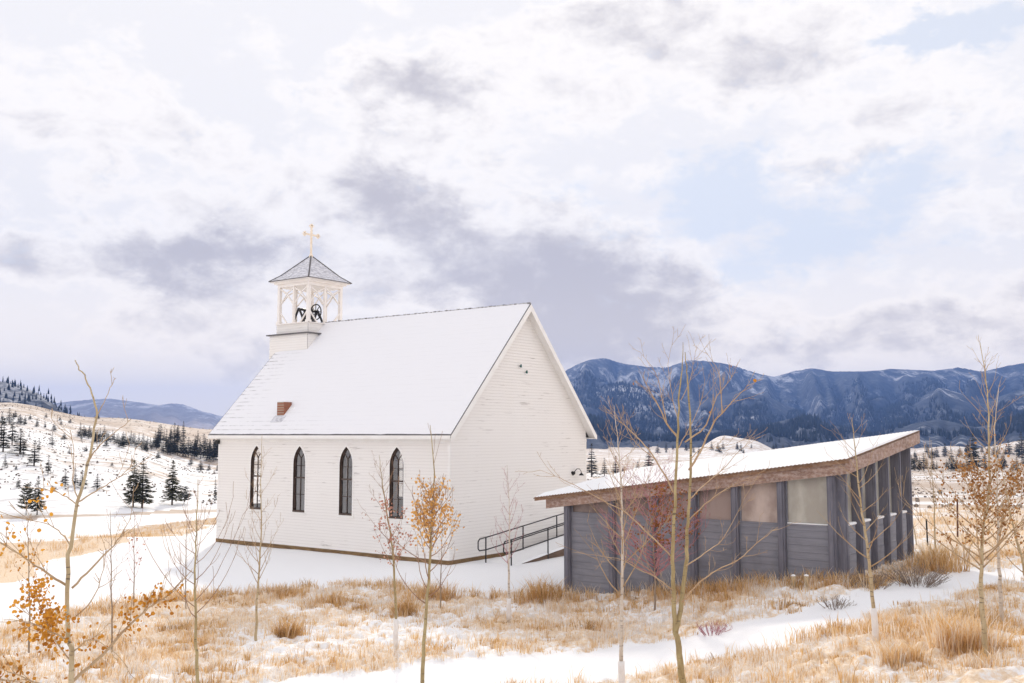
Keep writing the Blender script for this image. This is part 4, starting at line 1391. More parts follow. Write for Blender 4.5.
TREES = [
    # name, label, trunk points, seed, r0, bark, twig, leaf, Y, crown, guard, leaves
    ('thin bare sapling with curved low branches right of the orange-leaved aspen', [(197, 683), (196, 640), (195, 600), (195, 560), (196, 525), (198, 480)], 3, .026, 'bark_olive', 'twig', None, 12.0,
     [((.42, .80, 15, .32), dict(up=.35, curve=1.0, twigs=3)), ((.80, .97, 5, .10), dict(up=.9, curve=.5, twigs=1))], None, ()),
    ('slim bare sapling standing before the leftmost chapel window', [(256, 641), (257, 600), (259, 570), (261, 530), (261, 480), (262, 435)], 4, .034, 'bark_tan', 'twig_tan', None, None,
     [((.30, .90, 22, .24), dict(up=.9, curve=.5, twigs=4))], None, ()),
    ('sapling with sparse pinkish leaves and a white trunk guard before the rightmost chapel window', [(396, 650), (396, 615), (394, 570), (391, 540), (386, 505), (382, 480), (379, 455)], 5, .036, 'bark_olive', 'twig', 'leaf_pink', None,
     [((.32, .90, 22, .25), dict(up=.8, curve=.5, twigs=4))], (.05, .66, .055), [((364, 495, 415, 560), 230, .050, 0, 1)]),
    ('sapling with a narrow golden-leaved crown before the near corner of the chapel', [(422, 683), (424, 645), (427, 600), (430, 560), (432, 520), (434, 490), (433, 460), (430, 425)], 6, .034, 'bark_olive', 'twig', 'leaf_gold', 14.0,
     [((.36, .62, 12, .24), dict(up=.35, curve=1.0, twigs=3)), ((.52, .73, 28, .15), dict(up=1.0, curve=.6, twigs=4, taper=.9)), ((.85, .97, 3, .10), dict(up=1.4, curve=.4, twigs=0))], None,
     [((406, 502, 456, 548), 470, .036, 0, 1), ((414, 478, 448, 505), 210, .036, .1, 1)]),
    ('pale bare sapling with a white trunk guard between the chapel ramp and the shed', [(509, 622), (509, 590), (509, 560), (509.5, 530), (509, 500), (507, 465)], 7, .038, 'bark_pale', 'twig_pink', None, None,
     [((.34, .92, 18, .26), dict(up=1.0, curve=.45, twigs=4))], (.05, .58, .058), ()),
    ('whitish bare sapling with a white trunk guard before the left end of the shed', [(621, 700), (621.5, 655), (622, 600), (622, 560), (622, 520), (621, 480), (618, 445), (614, 405)], 8, .044, 'bark_pale', 'twig_tan', None, None,
     [((.30, .92, 26, .25), dict(up=.9, curve=.4, twigs=5))], (.05, .68, .062), ()),
    ('bare tan sapling with a white trunk guard before the right corner of the shed', [(876, 645), (873, 605), (870, 570), (866, 540), (861, 505), (857, 470), (854, 440), (852, 418)], 9, .044, 'bark_tan', 'twig_tan', None, None,
     [((.30, .92, 20, .27), dict(up=.75, curve=.4, twigs=3, bias=0.0))], (.05, .66, .060), ()),
    ('small tree with purplish pink twigs and rusty leaves close to the shed wall', [(655, 612), (655, 585), (654, 560), (652, 530), (650, 500), (648, 475)], 10, .030, 'bark_grey', 'twig_pink', 'leaf_rust', None,
     [((.25, .95, 60, .50), dict(up=.40, curve=.4, twigs=7, rr=.8, taper=.7))], None, [((650, 482, 700, 545), 520, .055, 0, .45), ((630, 505, 665, 550), 140, .055, 0, .35)]),
    ('aspen with a mass of brown leaves round its trunk near the right edge', [(986, 656), (983, 615), (981, 585), (981.5, 568), (983, 529), (989, 494), (989, 428), (986, 380), (980, 342)], 11, .052, 'bark_tan', 'twig_tan', 'leaf_brown', None,
     [((.36, .66, 30, .34), dict(up=.6, curve=.35, twigs=6)), ((.62, .95, 18, .17), dict(up=1.3, curve=.3, twigs=3))], None, [((940, 462, 1024, 540), 980, .041, 0, 1), ((960, 430, 1015, 470), 60, .045, .4, 1)]),
    ('slender pale aspen just behind the brown-leaved aspen at the right edge', [(1003, 626), (1000, 585), (999, 555), (998, 529), (997, 485), (995, 428), (999, 385)], 12, .046, 'bark_pale', 'twig_tan', 'leaf_brown', None,
     [((.36, .92, 24, .25), dict(up=.9, curve=.35, twigs=5))], None, [((975, 455, 1040, 540), 190, .041, .1, 1)]),
    ('leaning bare aspen cut by the right edge of the picture', [(1032, 640), (1027, 590), (1022, 560), (1014, 530), (1008, 500), (1000, 462)], 13, .036, 'bark_tan', 'twig_tan', 'leaf_brown', None,
     [((.30, .92, 20, .25), dict(up=.8, curve=.4, twigs=4))], None, [((1000, 470, 1050, 550), 70, .045, .1, 1)]),
    ('thin straight bare sapling right of the shed by the two steel posts', [(935, 553), (934.5, 520), (934, 500), (932, 475), (931, 440)], 14, .030, 'bark_tan', 'twig_tan', None, None,
     [((.4, .95, 9, .12), dict(up=1.6, curve=.3, twigs=1))], None, ()),
    ('thin leaning stem close to the right rear corner of the shed', [(918, 548), (913, 525), (908, 500), (905, 480)], 15, .022, 'bark_tan', 'twig_tan', None, None,
     [((.4, .9, 4, .12), dict(up=1.2, curve=.3, twigs=0))], None, ()),
    ('thin sapling with a few orange leaves near the left edge, behind the foreground aspen', [(29, 655), (29.5, 620), (29, 580), (28, 540), (28, 518)], 16, .024, 'bark_grey', 'twig', 'leaf_orange', None,
     [((.35, .92, 14, .22), dict(up=1.0, curve=.5, twigs=3))], None, [((5, 540, 55, 600), 26, .055, .2, 1)]),
    ('thin bare sapling on the snow, left of the pinkish-twigged one', [(112, 655), (112, 620), (111, 575), (111, 540), (110, 510)], 17, .024, 'bark_grey', 'twig', None, None,
     [((.3, .92, 15, .22), dict(up=1.0, curve=.5, twigs=3))], None, ()),
    ('thin sapling with sparse pinkish twigs on the snow left of the chapel', [(134, 612), (134, 580), (134, 550), (134, 516)], 18, .022, 'bark_grey', 'twig_pink', 'leaf_pink', None,
     [((.3, .92, 14, .25), dict(up=1.0, curve=.5, twigs=3))], None, [((115, 530, 152, 580), 26, .055, 0, 1)]),
    ('grey bare sapling on the snow near the left end of the chapel', [(186, 612), (186, 580), (186, 545), (187, 515)], 19, .022, 'bark_grey', 'twig', None, None,
     [((.3, .92, 15, .25), dict(up=.9, curve=.5, twigs=3))], None, ()),
    ('small bare sapling with red-brown twigs before the chapel wall, left of the golden-leaved one', [(440, 610), (441, 575), (442, 545), (443, 515)], 20, .018, 'bark_grey', 'twig', None, None,
     [((.2, .92, 12, .22), dict(up=1.1, curve=.4, twigs=2))], None, ()),
]
for (label, pts, seed, r0, bark, twig, lf, Y, crown, guard, leaves) in TREES:
    sapling('aspen_sapling', label, pts, seed, r0, M[bark], M[twig], M[lf] if lf else None, Y, crown, guard, leaves).done()

# long low branch of the leaning kind in front of the right field is left to the trees above

# ================================================================== SMALL SHRUBS, TUSSOCKS, POSTS


def shrub(name, label, px, py, wpx, hpx, seed, mat, n=46, grp=None, cat='shrub'):
    b = ground(px, py); s = b[1] / FPX; w, h = wpx * s / 2, hpx * s
    rnd = random.Random(seed); mb = MB()
    for k in range(n):
        a = rnd.uniform(0, 6.28); r = rnd.random() ** .6 * w
        p0 = Vector((r * .45 * math.cos(a), r * .45 * math.sin(a), -.05)); hh = h * rnd.uniform(.55, 1.1) * (1 - .4 * r / w)
        p2 = Vector((r * math.cos(a), r * math.sin(a), hh)); p1 = (p0 + p2) / 2 + Vector((rnd.uniform(-.05, .05), rnd.uniform(-.05, .05), hh * .12))
        mb.tube([p0, p1, p2], [.007, .005, .002], 3)
        for q in range(3):
            t = rnd.uniform(.4, 1); e = p0.lerp(p2, t); mb.tube([e, e + Vector((rnd.uniform(-.1, .1), rnd.uniform(-.1, .1), rnd.uniform(.02, .14))) * h * 2], [.004, .0015], 3)
    r = tag(empty(name, tuple(b)), label, cat, grp)
    mb.build('branches', mat, r)


shrub('low_shrub', 'small dark bare shrub beside the snowy path, in front of the middle of the shed', 712, 634, 40, 15, 1, M['twig_pink'])
shrub('low_shrub', 'dark brown low shrub at the upper edge of the path below the right shed corner', 836, 608, 42, 13, 2, M['brush'])
shrub('low_shrub', 'grey low shrub against the right foot of the shed', 868, 588, 60, 18, 3, M['brush'], 90)
shrub('low_shrub', 'spreading grey brown low shrub between the shed corner and the path bend', 916, 585, 72, 24, 4, M['brush'], 120)
shrub('low_shrub', 'bare dark shrub out in the field just right of the shed roof end', 912, 489, 16, 11, 5, M['brush'], 60)


def grass_arrays(cx, cy, cz, nb, h, spread, tone, rng):
    """blades for clumps; all arrays per clump"""
    nb = nb.astype(int); idx = np.repeat(np.arange(len(cx)), nb); n = len(idx)
    a = rng.uniform(0, 2 * PI, n); r = np.sqrt(rng.random(n)) * spread[idx]
    bx = cx[idx] + r * np.cos(a); by = cy[idx] + r * np.sin(a); bz = cz[idx]
    hh = h[idx] * rng.uniform(.45, 1.15, n)
    la = a + rng.normal(0, .9, n); lean = rng.uniform(.1, .75, n) * hh
    lx, ly = np.cos(la) * lean, np.sin(la) * lean
    wa = rng.uniform(0, PI, n); w = rng.uniform(.0028, .0065, n) * (1 + hh); wx, wy = np.cos(wa) * w, np.sin(wa) * w
    tn = np.clip(tone[idx] + rng.normal(0, .13, n), 0, 1)
    v = np.empty((n, 5, 3))
    v[:, 0] = np.stack([bx - wx, by - wy, bz - .04], -1); v[:, 1] = np.stack([bx + wx, by + wy, bz - .04], -1)
    mx, my, mz = bx + lx * .35, by + ly * .35, bz + hh * .62
    v[:, 2] = np.stack([mx + wx * .8, my + wy * .8, mz], -1); v[:, 3] = np.stack([mx - wx * .8, my - wy * .8, mz], -1)
    v[:, 4] = np.stack([bx + lx, by + ly, bz + hh], -1)
    t = np.repeat(tn, 5)
    base = np.arange(n)[:, None] * 5
    loops = (base + np.array([[0, 1, 2, 3, 3, 2, 4]])).ravel()
    lt = np.tile([4, 3], n)
    return v.reshape(-1, 3), loops, lt, t


def make_grass(name, x0, x1, y0, y1, per_m2, hlo, hhi, nb, kind_label, spread=.10, far=False, rng=RNG):
    n = int((x1 - x0) * (y1 - y0) * per_m2)
    cx = rng.uniform(x0, x1, n); cy = rng.uniform(y0, y1, n)
    px = 512 + FPX * cx / cy
    m = grass_mask(cx, cy) & (px > -90) & (px < 1110)
    dens = fbm(cx * .55, cy * .55, 41, 3); m &= rng.random(n) < np.clip((dens - .12) * 2.6, .3, 1)
    cx, cy = cx[m], cy[m]
    # upper edge tussocks stand taller
    edge = np.zeros(len(cx))
    tall = fbm(cx * .9, cy * .9, 81, 2)
    h = (hlo + (hhi - hlo) * np.clip((tall - .25) * 1.8, 0, 1)) * rng.uniform(.7, 1.25, len(cx))
    tone = np.clip(.585 + (fbm(cx * 1.1, cy * 1.1, 91, 3) - .5) * 1.0 + rng.normal(0, .10, len(cx)), .05, .98)
    cz = height(cx, cy) + np.clip(fbm(cx * 3.6, cy * 3.6, 31, 3) - .42, -.1, .5) * .26
    v, l, lt, t = grass_arrays(cx, cy, cz, rng.uniform(nb * .6, nb * 1.4, len(cx)), h, np.full(len(cx), spread) * rng.uniform(.6, 1.6, len(cx)), tone, rng)
    o = npmesh(name, v, l, lt, M['grass'], {'tone': t})
    return tag(o, kind_label, 'grass', None, 'stuff'), len(lt) // 2


make_grass('dry_grass', -17, 20, 16, 31, 32, .07, .25, 14, 'dry golden grass poking through thin snow around the saplings')
make_grass('tall_weeds', -17, 20, 16, 31, 2.6, .22, .50, 5, 'sparse taller bent weed stalks standing out of the short dry grass', .22)
make_grass('field_grass', 8, 38, 29, 72, 2.2, .16, .36, 26, 'dry golden grass in the field right of the shed', .30)


def band_grass(name, poly_px, n, h, label, seed, tone=.5, nb=16):
    rng = np.random.default_rng(seed); poly = gpoly(poly_px)
    x0, y0 = poly.min(0); x1, y1 = poly.max(0)
    cx = rng.uniform(x0, x1, n * 6); cy = rng.uniform(y0, y1, n * 6); m = inpoly(cx, cy, poly); m &= rng.random(len(cx)) < np.clip((fbm(cx * 1.2, cy * 1.2, 7, 2) - .28) * 3, .05, 1); cx, cy = cx[m][:n], cy[m][:n]
    cz = height(cx, cy)
    v, l, lt, t = grass_arrays(cx, cy, cz, rng.uniform(nb * .6, nb * 1.4, len(cx)), h * rng.uniform(.4, 1.5, len(cx)), np.full(len(cx), .14), np.clip(tone + rng.normal(0, .15, len(cx)), 0, 1), rng)
    tag(npmesh(name, v, l, lt, M['grass'], {'tone': t}), label, 'grass', None, 'stuff')


band_grass('tall_grass', [(566, 603), (680, 600), (838, 590), (870, 590), (838, 583), (700, 590), (566, 596)], 300, .32, 'tall dry grass along the foot of the shed wall', 1, .42, 16)
band_grass('edge_grass', [(60, 625), (150, 607), (200, 600), (282, 598), (340, 592), (400, 594), (470, 601), (500, 600), (500, 594), (400, 586), (340, 583), (282, 589), (200, 592), (146, 597), (60, 612)], 520, .22, 'dry grass along the edge of the snowfield before the chapel', 2, .42, 18)
band_grass('strip_grass', [(-60, 562), (0, 545), (60, 540), (130, 530), (219, 517), (219, 523), (130, 537), (60, 560), (0, 581), (-60, 590)], 2200, .22, 'strip of dry grass beside the snowed road left of the chapel', 3, .5, 12)


def tussock(label, px, py, wpx, hpx, seed, tone=.42):
    b = ground(px, py); s = b[1] / FPX; rng = np.random.default_rng(seed)
    k = 34
    a = rng.uniform(0, 2 * PI, k); r = rng.random(k) ** .8 * wpx * s / 2 * rng.uniform(.7, 1.25, k)
    v, l, lt, t = grass_arrays(r * np.cos(a), r * np.sin(a) * .6, np.zeros(k), rng.uniform(8, 30, k), hpx * s * rng.uniform(.45, 1.15, k), np.full(k, .13), np.clip(tone + rng.normal(0, .07, k), 0, 1), rng)
    o = npmesh('grass_tussock', v, l, lt, M['grass'], {'tone': t}); o.location = b
    tag(o, label, 'grass', 'taller tussocks of dry grass')


tussock('rounded dry grass tussock right of the slim bare sapling before the chapel', 289, 638, 30, 20, 1, .36)
tussock('wide tall tussock of dry grass against the left corner of the shed', 540, 603, 62, 24, 2, .36)
tussock('tall dry grass tussock at the right rear corner of the shed', 935, 572, 62, 30, 3, .38)
tussock('dry grass tussock on the snow edge below the near corner of the chapel', 436, 600, 50, 18, 4, .40)
tussock('dry grass tussock on the snow edge below the second chapel window', 330, 606, 46, 15, 5, .42)
tussock('upright golden grass tussock left of the brown-leaved aspen', 965, 650, 60, 40, 6, .52)
tussock('golden grass tussock below the path right of the sapling with the white guard', 905, 665, 46, 24, 7, .55)
tussock('dry grass tussock at the foot of the pinkish-leaved sapling', 404, 618, 26, 20, 8, .36)


def steel_post(label, px, py, top, mat, r, flat=False):
    b = ground(px, py); t_ = at(px - (1.5 if flat else 0), top, b[1]); h = t_[2] - b[2]
    e = tag(empty('fence_post', tuple(b)), label, 'post')
    mb = MB(); dx = t_[0] - b[0]
    mb.bar((0, 0, -.3), (dx, 0, h), r * 2, r * .5); mb.bar((0, r * .6, -.3), (dx, r * .6, h), r * .5, r * 1.2)
    mb.build('shaft', mat, e)
    mb = MB()
    for k in range(8): z = h * (.15 + .1 * k); mb.box(dx * z / h - r * .35, dx * z / h + r * .35, -r * .55, -r * .2, z, z + .025)
    mb.build('studs', mat, e)


steel_post('short dark leaning steel fence post in the grass right of the shed', 928, 547, 519, M['iron'], .035, True)
steel_post('rusty red steel fence post behind the brown-leaved aspen', 957.5, 538, 499, M['post_rust'], .04)
for px, lab in ((793.5, 'pale wooden stub post before the shed wall, left of the pair'), (806.5, 'pale wooden stub post before the shed wall, right of the pair')):
    b = ground(px, 590); e = tag(empty('stub_post', tuple(b)), lab, 'post', 'pair of wooden stub posts at the shed')
    h = at(px, 576, b[1])[2] - b[2]
    mb = MB(); mb.tube([(0, 0, -.2), (0, 0, h * .5), (.005, 0, h)], [.06, .058, .055], 10); mb.build('stub', M['stub'], e, smooth=True)
    mb = MB(); mb.lathe((.005, 0, h), [(.056, 0), (.05, .025), (.02, .04)], 10); mb.build('snow_cap', M['snow'], e, smooth=True)

# ================================================================== CONIFERS


def conifer_mesh(seed, slim=.22, dens=1.0, bush=False):
    rnd = random.Random(seed); mb = MB(); mb.usetone = True

    def card(p, d, ln, w, tone):
        d = d.normalized(); s = d.cross(Vector((0, 0, 1))); s = s.normalized() if s.length > .01 else Vector((1, 0, 0))
        up = s.cross(d); s = (s + up * rnd.uniform(-.7, .7)).normalized()
        i = len(mb.v)
        for q in (p - s * w * .3, p + d * ln * .45 - s * w, p + d * ln, p + d * ln * .45 + s * w): mb.v.append(tuple(q)); mb.tone.append(tone)
        mb.f.append((i, i + 1, i + 2, i + 3)); mb.mi.append(0)
    lev = int(20 * dens)
    for k in range(lev):
        z = (.14 if not bush else .20) + (.88 if not bush else .9) * ((k + rnd.uniform(-.45, .45) * (0 < k < lev - 3)) / lev) ** .95
        prof = (1 - z) ** .85 if not bush else math.sqrt(max(0, 1 - (z * 1.02 - .35) ** 2 / .5))
        R = slim * prof * rnd.uniform(.75, 1.15) + .012
        nb = int((8 if z < .7 else 6) * (1 if not bush else 1.3)); a0 = rnd.uniform(0, 6.28)
        for j in range(nb):
            if rnd.random() < .2: continue
            a = a0 + 6.28 * j / nb + rnd.uniform(-.3, .3); r = R * rnd.uniform(.6, 1.15); dz = ((-.32 if z < .75 else .2) if not bush else .2) + rnd.uniform(-.22, .22)
            d = Vector((math.cos(a), math.sin(a), dz))
            tone = rnd.uniform(0, 1)
            m = 4 if r > .08 else 2
            for q in range(m):
                t = (q + .25) / m; p = Vector((d.x * r * t, d.y * r * t, z + dz * r * t * .8 + .1 * r * t * t))
                for e in (-1, 1):
                    dd = Vector((math.cos(a + e * .65), math.sin(a + e * .65), dz * .6 + rnd.uniform(-.15, .25)))
                    card(p, dd, r * .42 + .02, (.009 + r * .065), min(1, max(0, tone + rnd.uniform(-.2, .2))))
            card(Vector((d.x * r * .6, d.y * r * .6, z + dz * r * .5)), d, r * .5, (.009 + r * .06), tone)
    for j in range(5): card(Vector((0, 0, .93)), Vector((rnd.uniform(-.3, .3), rnd.uniform(-.3, .3), 1)), .08, .012, .5)
    return mb


def make_proto(seed, slim, mat, bush=False, dens=1.0):
    me = conifer_mesh(seed, slim, dens, bush).build('crown', mat)
    t = MB(); t.tube([(0, 0, -.03), (0, 0, .4), (0, 0, .97)], [.020, .013, .003], 6)
    tr = t.build('trunk', M['ctrunk'])
    a, b = me.data, tr.data
    bpy.data.objects.remove(me); bpy.data.objects.remove(tr)
    return a, b


PROT = {'slim': [make_proto(s, .17, M['needle']) for s in (1, 2, 3, 12)], 'wide': [make_proto(s, .25, M['needle'], dens=1.1) for s in (4, 5, 13)], 'olive': [make_proto(s, .23, M['needle_olive'], dens=1.5) for s in (6, 7)],
        'round': [make_proto(s, .38, M['needle'], True, .7) for s in (8, 9)], 'roundolive': [make_proto(11, .36, M['needle_olive'], True, .8)]}
crnd = random.Random(5)


def conifer(px, py, hpx, kind, label, group=None, name='conifer', b=None, wide=1.0, parts=True):
    if b is None: b = ground(px, py)
    dist = b[1]; h = hpx * dist / FPX
    cr, trk = crnd.choice(PROT[kind])
    e = tag(empty(name, tuple(b), crnd.uniform(0, 6.28)), label, 'tree', group)
    sx = h * wide * crnd.uniform(.85, 1.2)
    e.scale = (sx, sx, h)
    o = bpy.data.objects.new('crown', cr); COL.objects.link(o); o.parent = e
    o = bpy.data.objects.new('trunk', trk); COL.objects.link(o); o.parent = e
    return e


# the single trees at the foot of the hill, left of the chapel
conifer(142, 508, 49, 'olive', 'right one of two tall spruces close together at the hill foot left of the chapel', name='spruce', wide=1.0)
conifer(133, 507, 46, 'olive', 'left one of two tall spruces close together at the hill foot left of the chapel', name='spruce', wide=.9)
conifer(172, 505, 44, 'olive', 'lone thin spruce with a dark bush at its right foot, left of the chapel', name='spruce', wide=.9)
conifer(184, 504, 17, 'round', 'dark rounded evergreen bush at the foot of the lone spruce', name='evergreen_bush', wide=.95)
conifer(37, 515, 38, 'olive', 'thin spruce right beside the round-topped pine at the left edge', name='spruce', wide=.85)
conifer(26, 515, 30, 'roundolive', 'round-topped olive pine at the hill foot near the left edge', name='pine_tree', wide=.75)
conifer(215, 503, 26, 'slim', 'small thin conifer at the hill foot right against the chapel corner', name='spruce', wide=.5)
LH = [(3, 452, 32), (12, 445, 30), (9, 425, 16), (20, 454, 24), (23, 457, 17), (5, 468, 13), (34, 466, 24), (39, 452, 13), (48, 475, 19), (52, 447, 14), (65, 487, 17), (75, 486, 17), (82, 488, 17), (97, 490, 15),
      (18, 488, 9), (20, 424, 9), (25, 425, 9), (37, 427, 8), (54, 431, 8), (64, 440, 7), (29, 437, 4), (69, 454, 5), (86, 452, 6), (86, 434, 5), (79, 437, 6), (95, 442, 9), (2, 425, 12), (15, 418, 7), (30, 420, 6), (46, 418, 5), (60, 421, 5), (45, 428, 6),
      (98, 419, 5), (61, 425, 5), (1, 440, 22), (70, 423, 4), (158, 459, 8), (191, 465, 7), (200.5, 471, 10), (209, 471, 7), (218, 472, 9), (132, 462, 4), (147, 452, 6), (106, 447, 8), (112, 466, 4), (16, 470, 5), (88, 466, 4)]
for i, (x, y, h) in enumerate(LH):
    kind = 'slim' if h > 12 else 'wide'
    conifer(x, y, h * 1.05, kind, 'dark conifer scattered on the open snowy slope left of the chapel', 'conifers scattered on the left slope', wide=crnd.uniform(1.05, 1.75) if kind == 'slim' else crnd.uniform(1.0, 1.9))
for k in range(74):
    x = 80 + 140 * (k + crnd.uniform(-.4, .4)) / 74
    y = 438 + (x - 80) * .165 + crnd.uniform(-4, 3)
    h = crnd.uniform(8, 14) + max(0, (x - 150) / 70) * 10
    conifer(x, y, h, crnd.choice(['slim', 'slim', 'wide']), 'dark conifer in the dense row crossing the upper left hill', 'conifers in the row on the upper left hill', wide=1.25)
for k in range(26):
    x = crnd.uniform(150, 221); y = 445 + (x - 150) * .1 + crnd.uniform(-8, 4)
    conifer(x, y, crnd.uniform(9, 19), 'slim', 'dark conifer in the dense row crossing the upper left hill', 'conifers in the row on the upper left hill', wide=1.3)
# between chapel and shed roof
for (x, y, h, lab) in ((591.7, 477, 33, 'tallest dark spruce, right against the chapel gable corner'), (604.5, 476, 18, 'small dark spruce, second from the chapel gable'), (615.6, 476, 20, 'dark spruce third from the chapel gable above the shed roof'),
                       (623, 475, 9, 'tiny dark spruce above the shed roof between larger ones'), (638, 473, 12, 'bushy dark conifer beside the tall spruce above the shed roof'), (649, 472, 27, 'tall dark spruce above the shed roof behind the bare double-stemmed aspen')):
    conifer(x, y, h, 'slim' if h > 13 else 'wide', lab, name='spruce', wide=1.3)
for k in range(26):
    x = crnd.uniform(655, 800); y = 452 + crnd.uniform(-4, 3)
    conifer(x, y, crnd.uniform(5, 10), 'wide', 'small dark conifer on the valley floor behind the shed roof', 'conifers beyond the shed roof', wide=1.2)
RH = [(904, 470, 14), (908, 470, 16), (915, 471, 18), (920, 470, 12), (924, 471, 18), (933, 470, 12), (937, 470, 9), (952, 471, 22), (957, 470, 13), (964, 470, 9), (974, 470, 36), (1002, 471, 13), (1012, 471, 8), (1017, 472, 15), (1022, 458, 26), (1009, 456, 16), (994, 457, 14),
      (937, 458, 12), (945, 457, 10), (960, 457, 11), (929, 458, 9), (968, 458, 14), (985, 471, 10), (1030, 471, 18), (1045, 470, 14)]
for (x, y, h) in RH:
    conifer(x, y, h, crnd.choice(['slim', 'wide', 'wide']), 'dark conifer in the belt across the valley right of the shed' if h < 30 else 'tall dark conifer standing above the valley belt behind the brown-leaved aspen', 'conifers in the right valley belt' if h < 30 else None, wide=1.25)
for k in range(44):
    x = crnd.uniform(900, 1060); y = crnd.choice([470, 464, 458, 454]) + crnd.uniform(-2, 2)
    conifer(x, y, crnd.uniform(5, 12), 'wide', 'dark conifer in the belt across the valley right of the shed', 'conifers in the right valley belt', wide=1.3)

def sage(name, label, n, amin, amax, rmin, rmax, hlo, hhi, seed, clump=60):
    rng = np.random.default_rng(seed); N_ = n * 4
    a = np.radians(rng.uniform(amin, amax, N_)); r = np.sqrt(rng.uniform(rmin ** 2, rmax ** 2, N_))
    x, y = r * np.sin(a), r * np.cos(a)
    ok = (rng.random(N_) < np.clip((fbm(x / clump, y / clump, seed, 4) - .36) * 4, 0, 1)) & (inpoly(x, y, GR_STRIP) == 0)
    x, y = x[ok][:n], y[ok][:n]; z = height(x, y); n = len(x)
    h = rng.uniform(hlo, hhi, n) * np.sqrt(rng.uniform(.3, 1.2, n)); w = h * rng.uniform(.5, 1.0, n); S = 6
    v = np.empty((n, 2 * S + 1, 3))
    for j in range(S):
        q = rng.uniform(.7, 1.3, n); t = j * 2 * PI / S
        v[:, j] = np.stack([x + w * q * .7 * math.cos(t), y + w * q * .7 * math.sin(t), z - .1], -1)
        q = rng.uniform(.7, 1.3, n)
        v[:, S + j] = np.stack([x + w * q * math.cos(t), y + w * q * math.sin(t), z + h * rng.uniform(.4, .8, n)], -1)
    v[:, 2 * S] = np.stack([x + rng.normal(0, .1, n), y, z + h], -1)
    fs = []
    for j in range(S):
        k = (j + 1) % S; fs += [j, k, S + k, j, S + k, S + j, S + j, S + k, 2 * S]
    loops = (np.arange(n)[:, None] * (2 * S + 1) + np.array(fs)[None, :]).ravel()
    tag(npmesh(name, v.reshape(-1, 3), loops, np.full(n * S * 3, 3), M['sage'], {'tone': np.repeat(rng.random(n), 2 * S + 1)}), label, 'brush', None, 'stuff')


M['sage'] = mat_leaf('grey_brown_sagebrush', (.17, .14, .12), (.40, .34, .29), .25)
sage('hill_sagebrush', 'grey brown sagebrush speckling the snowy slope left of the chapel', 5200, -33, -8, 165, 540, .10, .34, 5)
sage('field_sagebrush', 'low sagebrush and dry weeds speckling the valley field', 2600, 1, 33, 60, 420, .12, .35, 6, 30)

# far forest on the dark hill at the left: one mass
def scatter_forest(objname, n, hlo, hhi, name, label, seed, test):
    me = bpy.data.objects[objname].data; nv = len(me.vertices)
    co = np.empty(nv * 3); me.vertices.foreach_get('co', co); co = co.reshape(-1, 3)
    rng = np.random.default_rng(seed)
    ok = np.nonzero(test(co))[0]
    pick = co[rng.choice(ok, n)] + np.stack([rng.normal(0, 9, n), rng.normal(0, 9, n), np.zeros(n)], -1)
    h = rng.uniform(hlo, hhi, n); w = h * rng.uniform(.16, .26, n)
    V, Lp, lt, T = [], [], [], []
    S = 6; ang = np.arange(S) * 2 * PI / S
    v = np.empty((n, 2 * S + 2, 3))
    for j in range(S):
        jit = rng.uniform(.75, 1.25, n)
        v[:, j] = pick + np.stack([w * jit * math.cos(ang[j]), w * jit * math.sin(ang[j]), h * .02 - 2], -1)
        v[:, S + j] = pick + np.stack([w * .62 * jit * math.cos(ang[j] + .3), w * .62 * jit * math.sin(ang[j] + .3), h * .5 - 2], -1)
    v[:, 2 * S] = pick + np.stack([0 * h, 0 * h, h], -1); v[:, 2 * S + 1] = pick
    fs = []
    for j in range(S):
        k = (j + 1) % S; fs += [j, k, S + k, j, S + k, S + j, S + j, S + k, 2 * S]
    fs = np.array(fs)
    loops = (np.arange(n)[:, None] * (2 * S + 2) + fs[None, :]).ravel()
    o = npmesh(name, v.reshape(-1, 3), loops, np.full(n * S * 3, 3), M['farwood'], {'tone': np.repeat(rng.random(n), 2 * S + 2)})
    tag(o, label, 'forest', None, 'stuff')


scatter_forest('wooded_hill', 2600, 5, 9, 'far_forest', 'dense dark conifer forest covering the far hill at the left edge', 3, lambda c: (c[:, 2] > 8))
scatter_forest('mountains', 30000, 8, 15, 'mountain_forest', 'dark conifer forest on the lower slopes of the mountains', 4, lambda c: (c[:, 2] > -8) & (c[:, 2] < 270) & (np.hypot(c[:, 0], c[:, 1]) < 4700) & (np.degrees(np.arctan2(c[:, 0], c[:, 1])) > 1) & (np.degrees(np.arctan2(c[:, 0], c[:, 1])) < 36) & (fbm(c[:, 0] / 300, c[:, 1] / 300, 5, 3) > .42 + c[:, 2] / 2500))

# ================================================================== AIR
hz = MB(); hz.box(-9200, 9200, -9200, 9200, -40, 440)
hm, nt = newmat('air'); n = N(nt)
pv = n.node('ShaderNodeVolumePrincipled')
pv.inputs['Color'].default_value = (.24, .43, 1.0, 1); pv.inputs['Density'].default_value = 1.1e-4; pv.inputs['Anisotropy'].default_value = .2
n.out(None, pv.outputs[0])
ho = hz.build('haze', hm); tag(ho, kind='stuff')

# ================================================================== SKY AND SUN
EXPO = 0.25
SUN_AZ, SUN_EL = -8.0, 27.0
wd = bpy.data.worlds.new('World'); SC.world = wd; wd.use_nodes = True
nt = wd.node_tree; nt.nodes.clear(); n = N(nt)
BG = .1
sky = n.node('ShaderNodeTexSky', sky_type='NISHITA', sun_disc=False)
sky.sun_elevation = math.radians(SUN_EL); sky.sun_rotation = math.radians(SUN_AZ); sky.altitude = 1500; sky.air_density = 1.0; sky.dust_density = .8
tc = n.node('ShaderNodeTexCoord'); sep = n.node('ShaderNodeSeparateXYZ'); n.link(tc.outputs['Generated'], sep.inputs[0])
dx, dy, dz = sep.outputs
DEG = 180 / PI
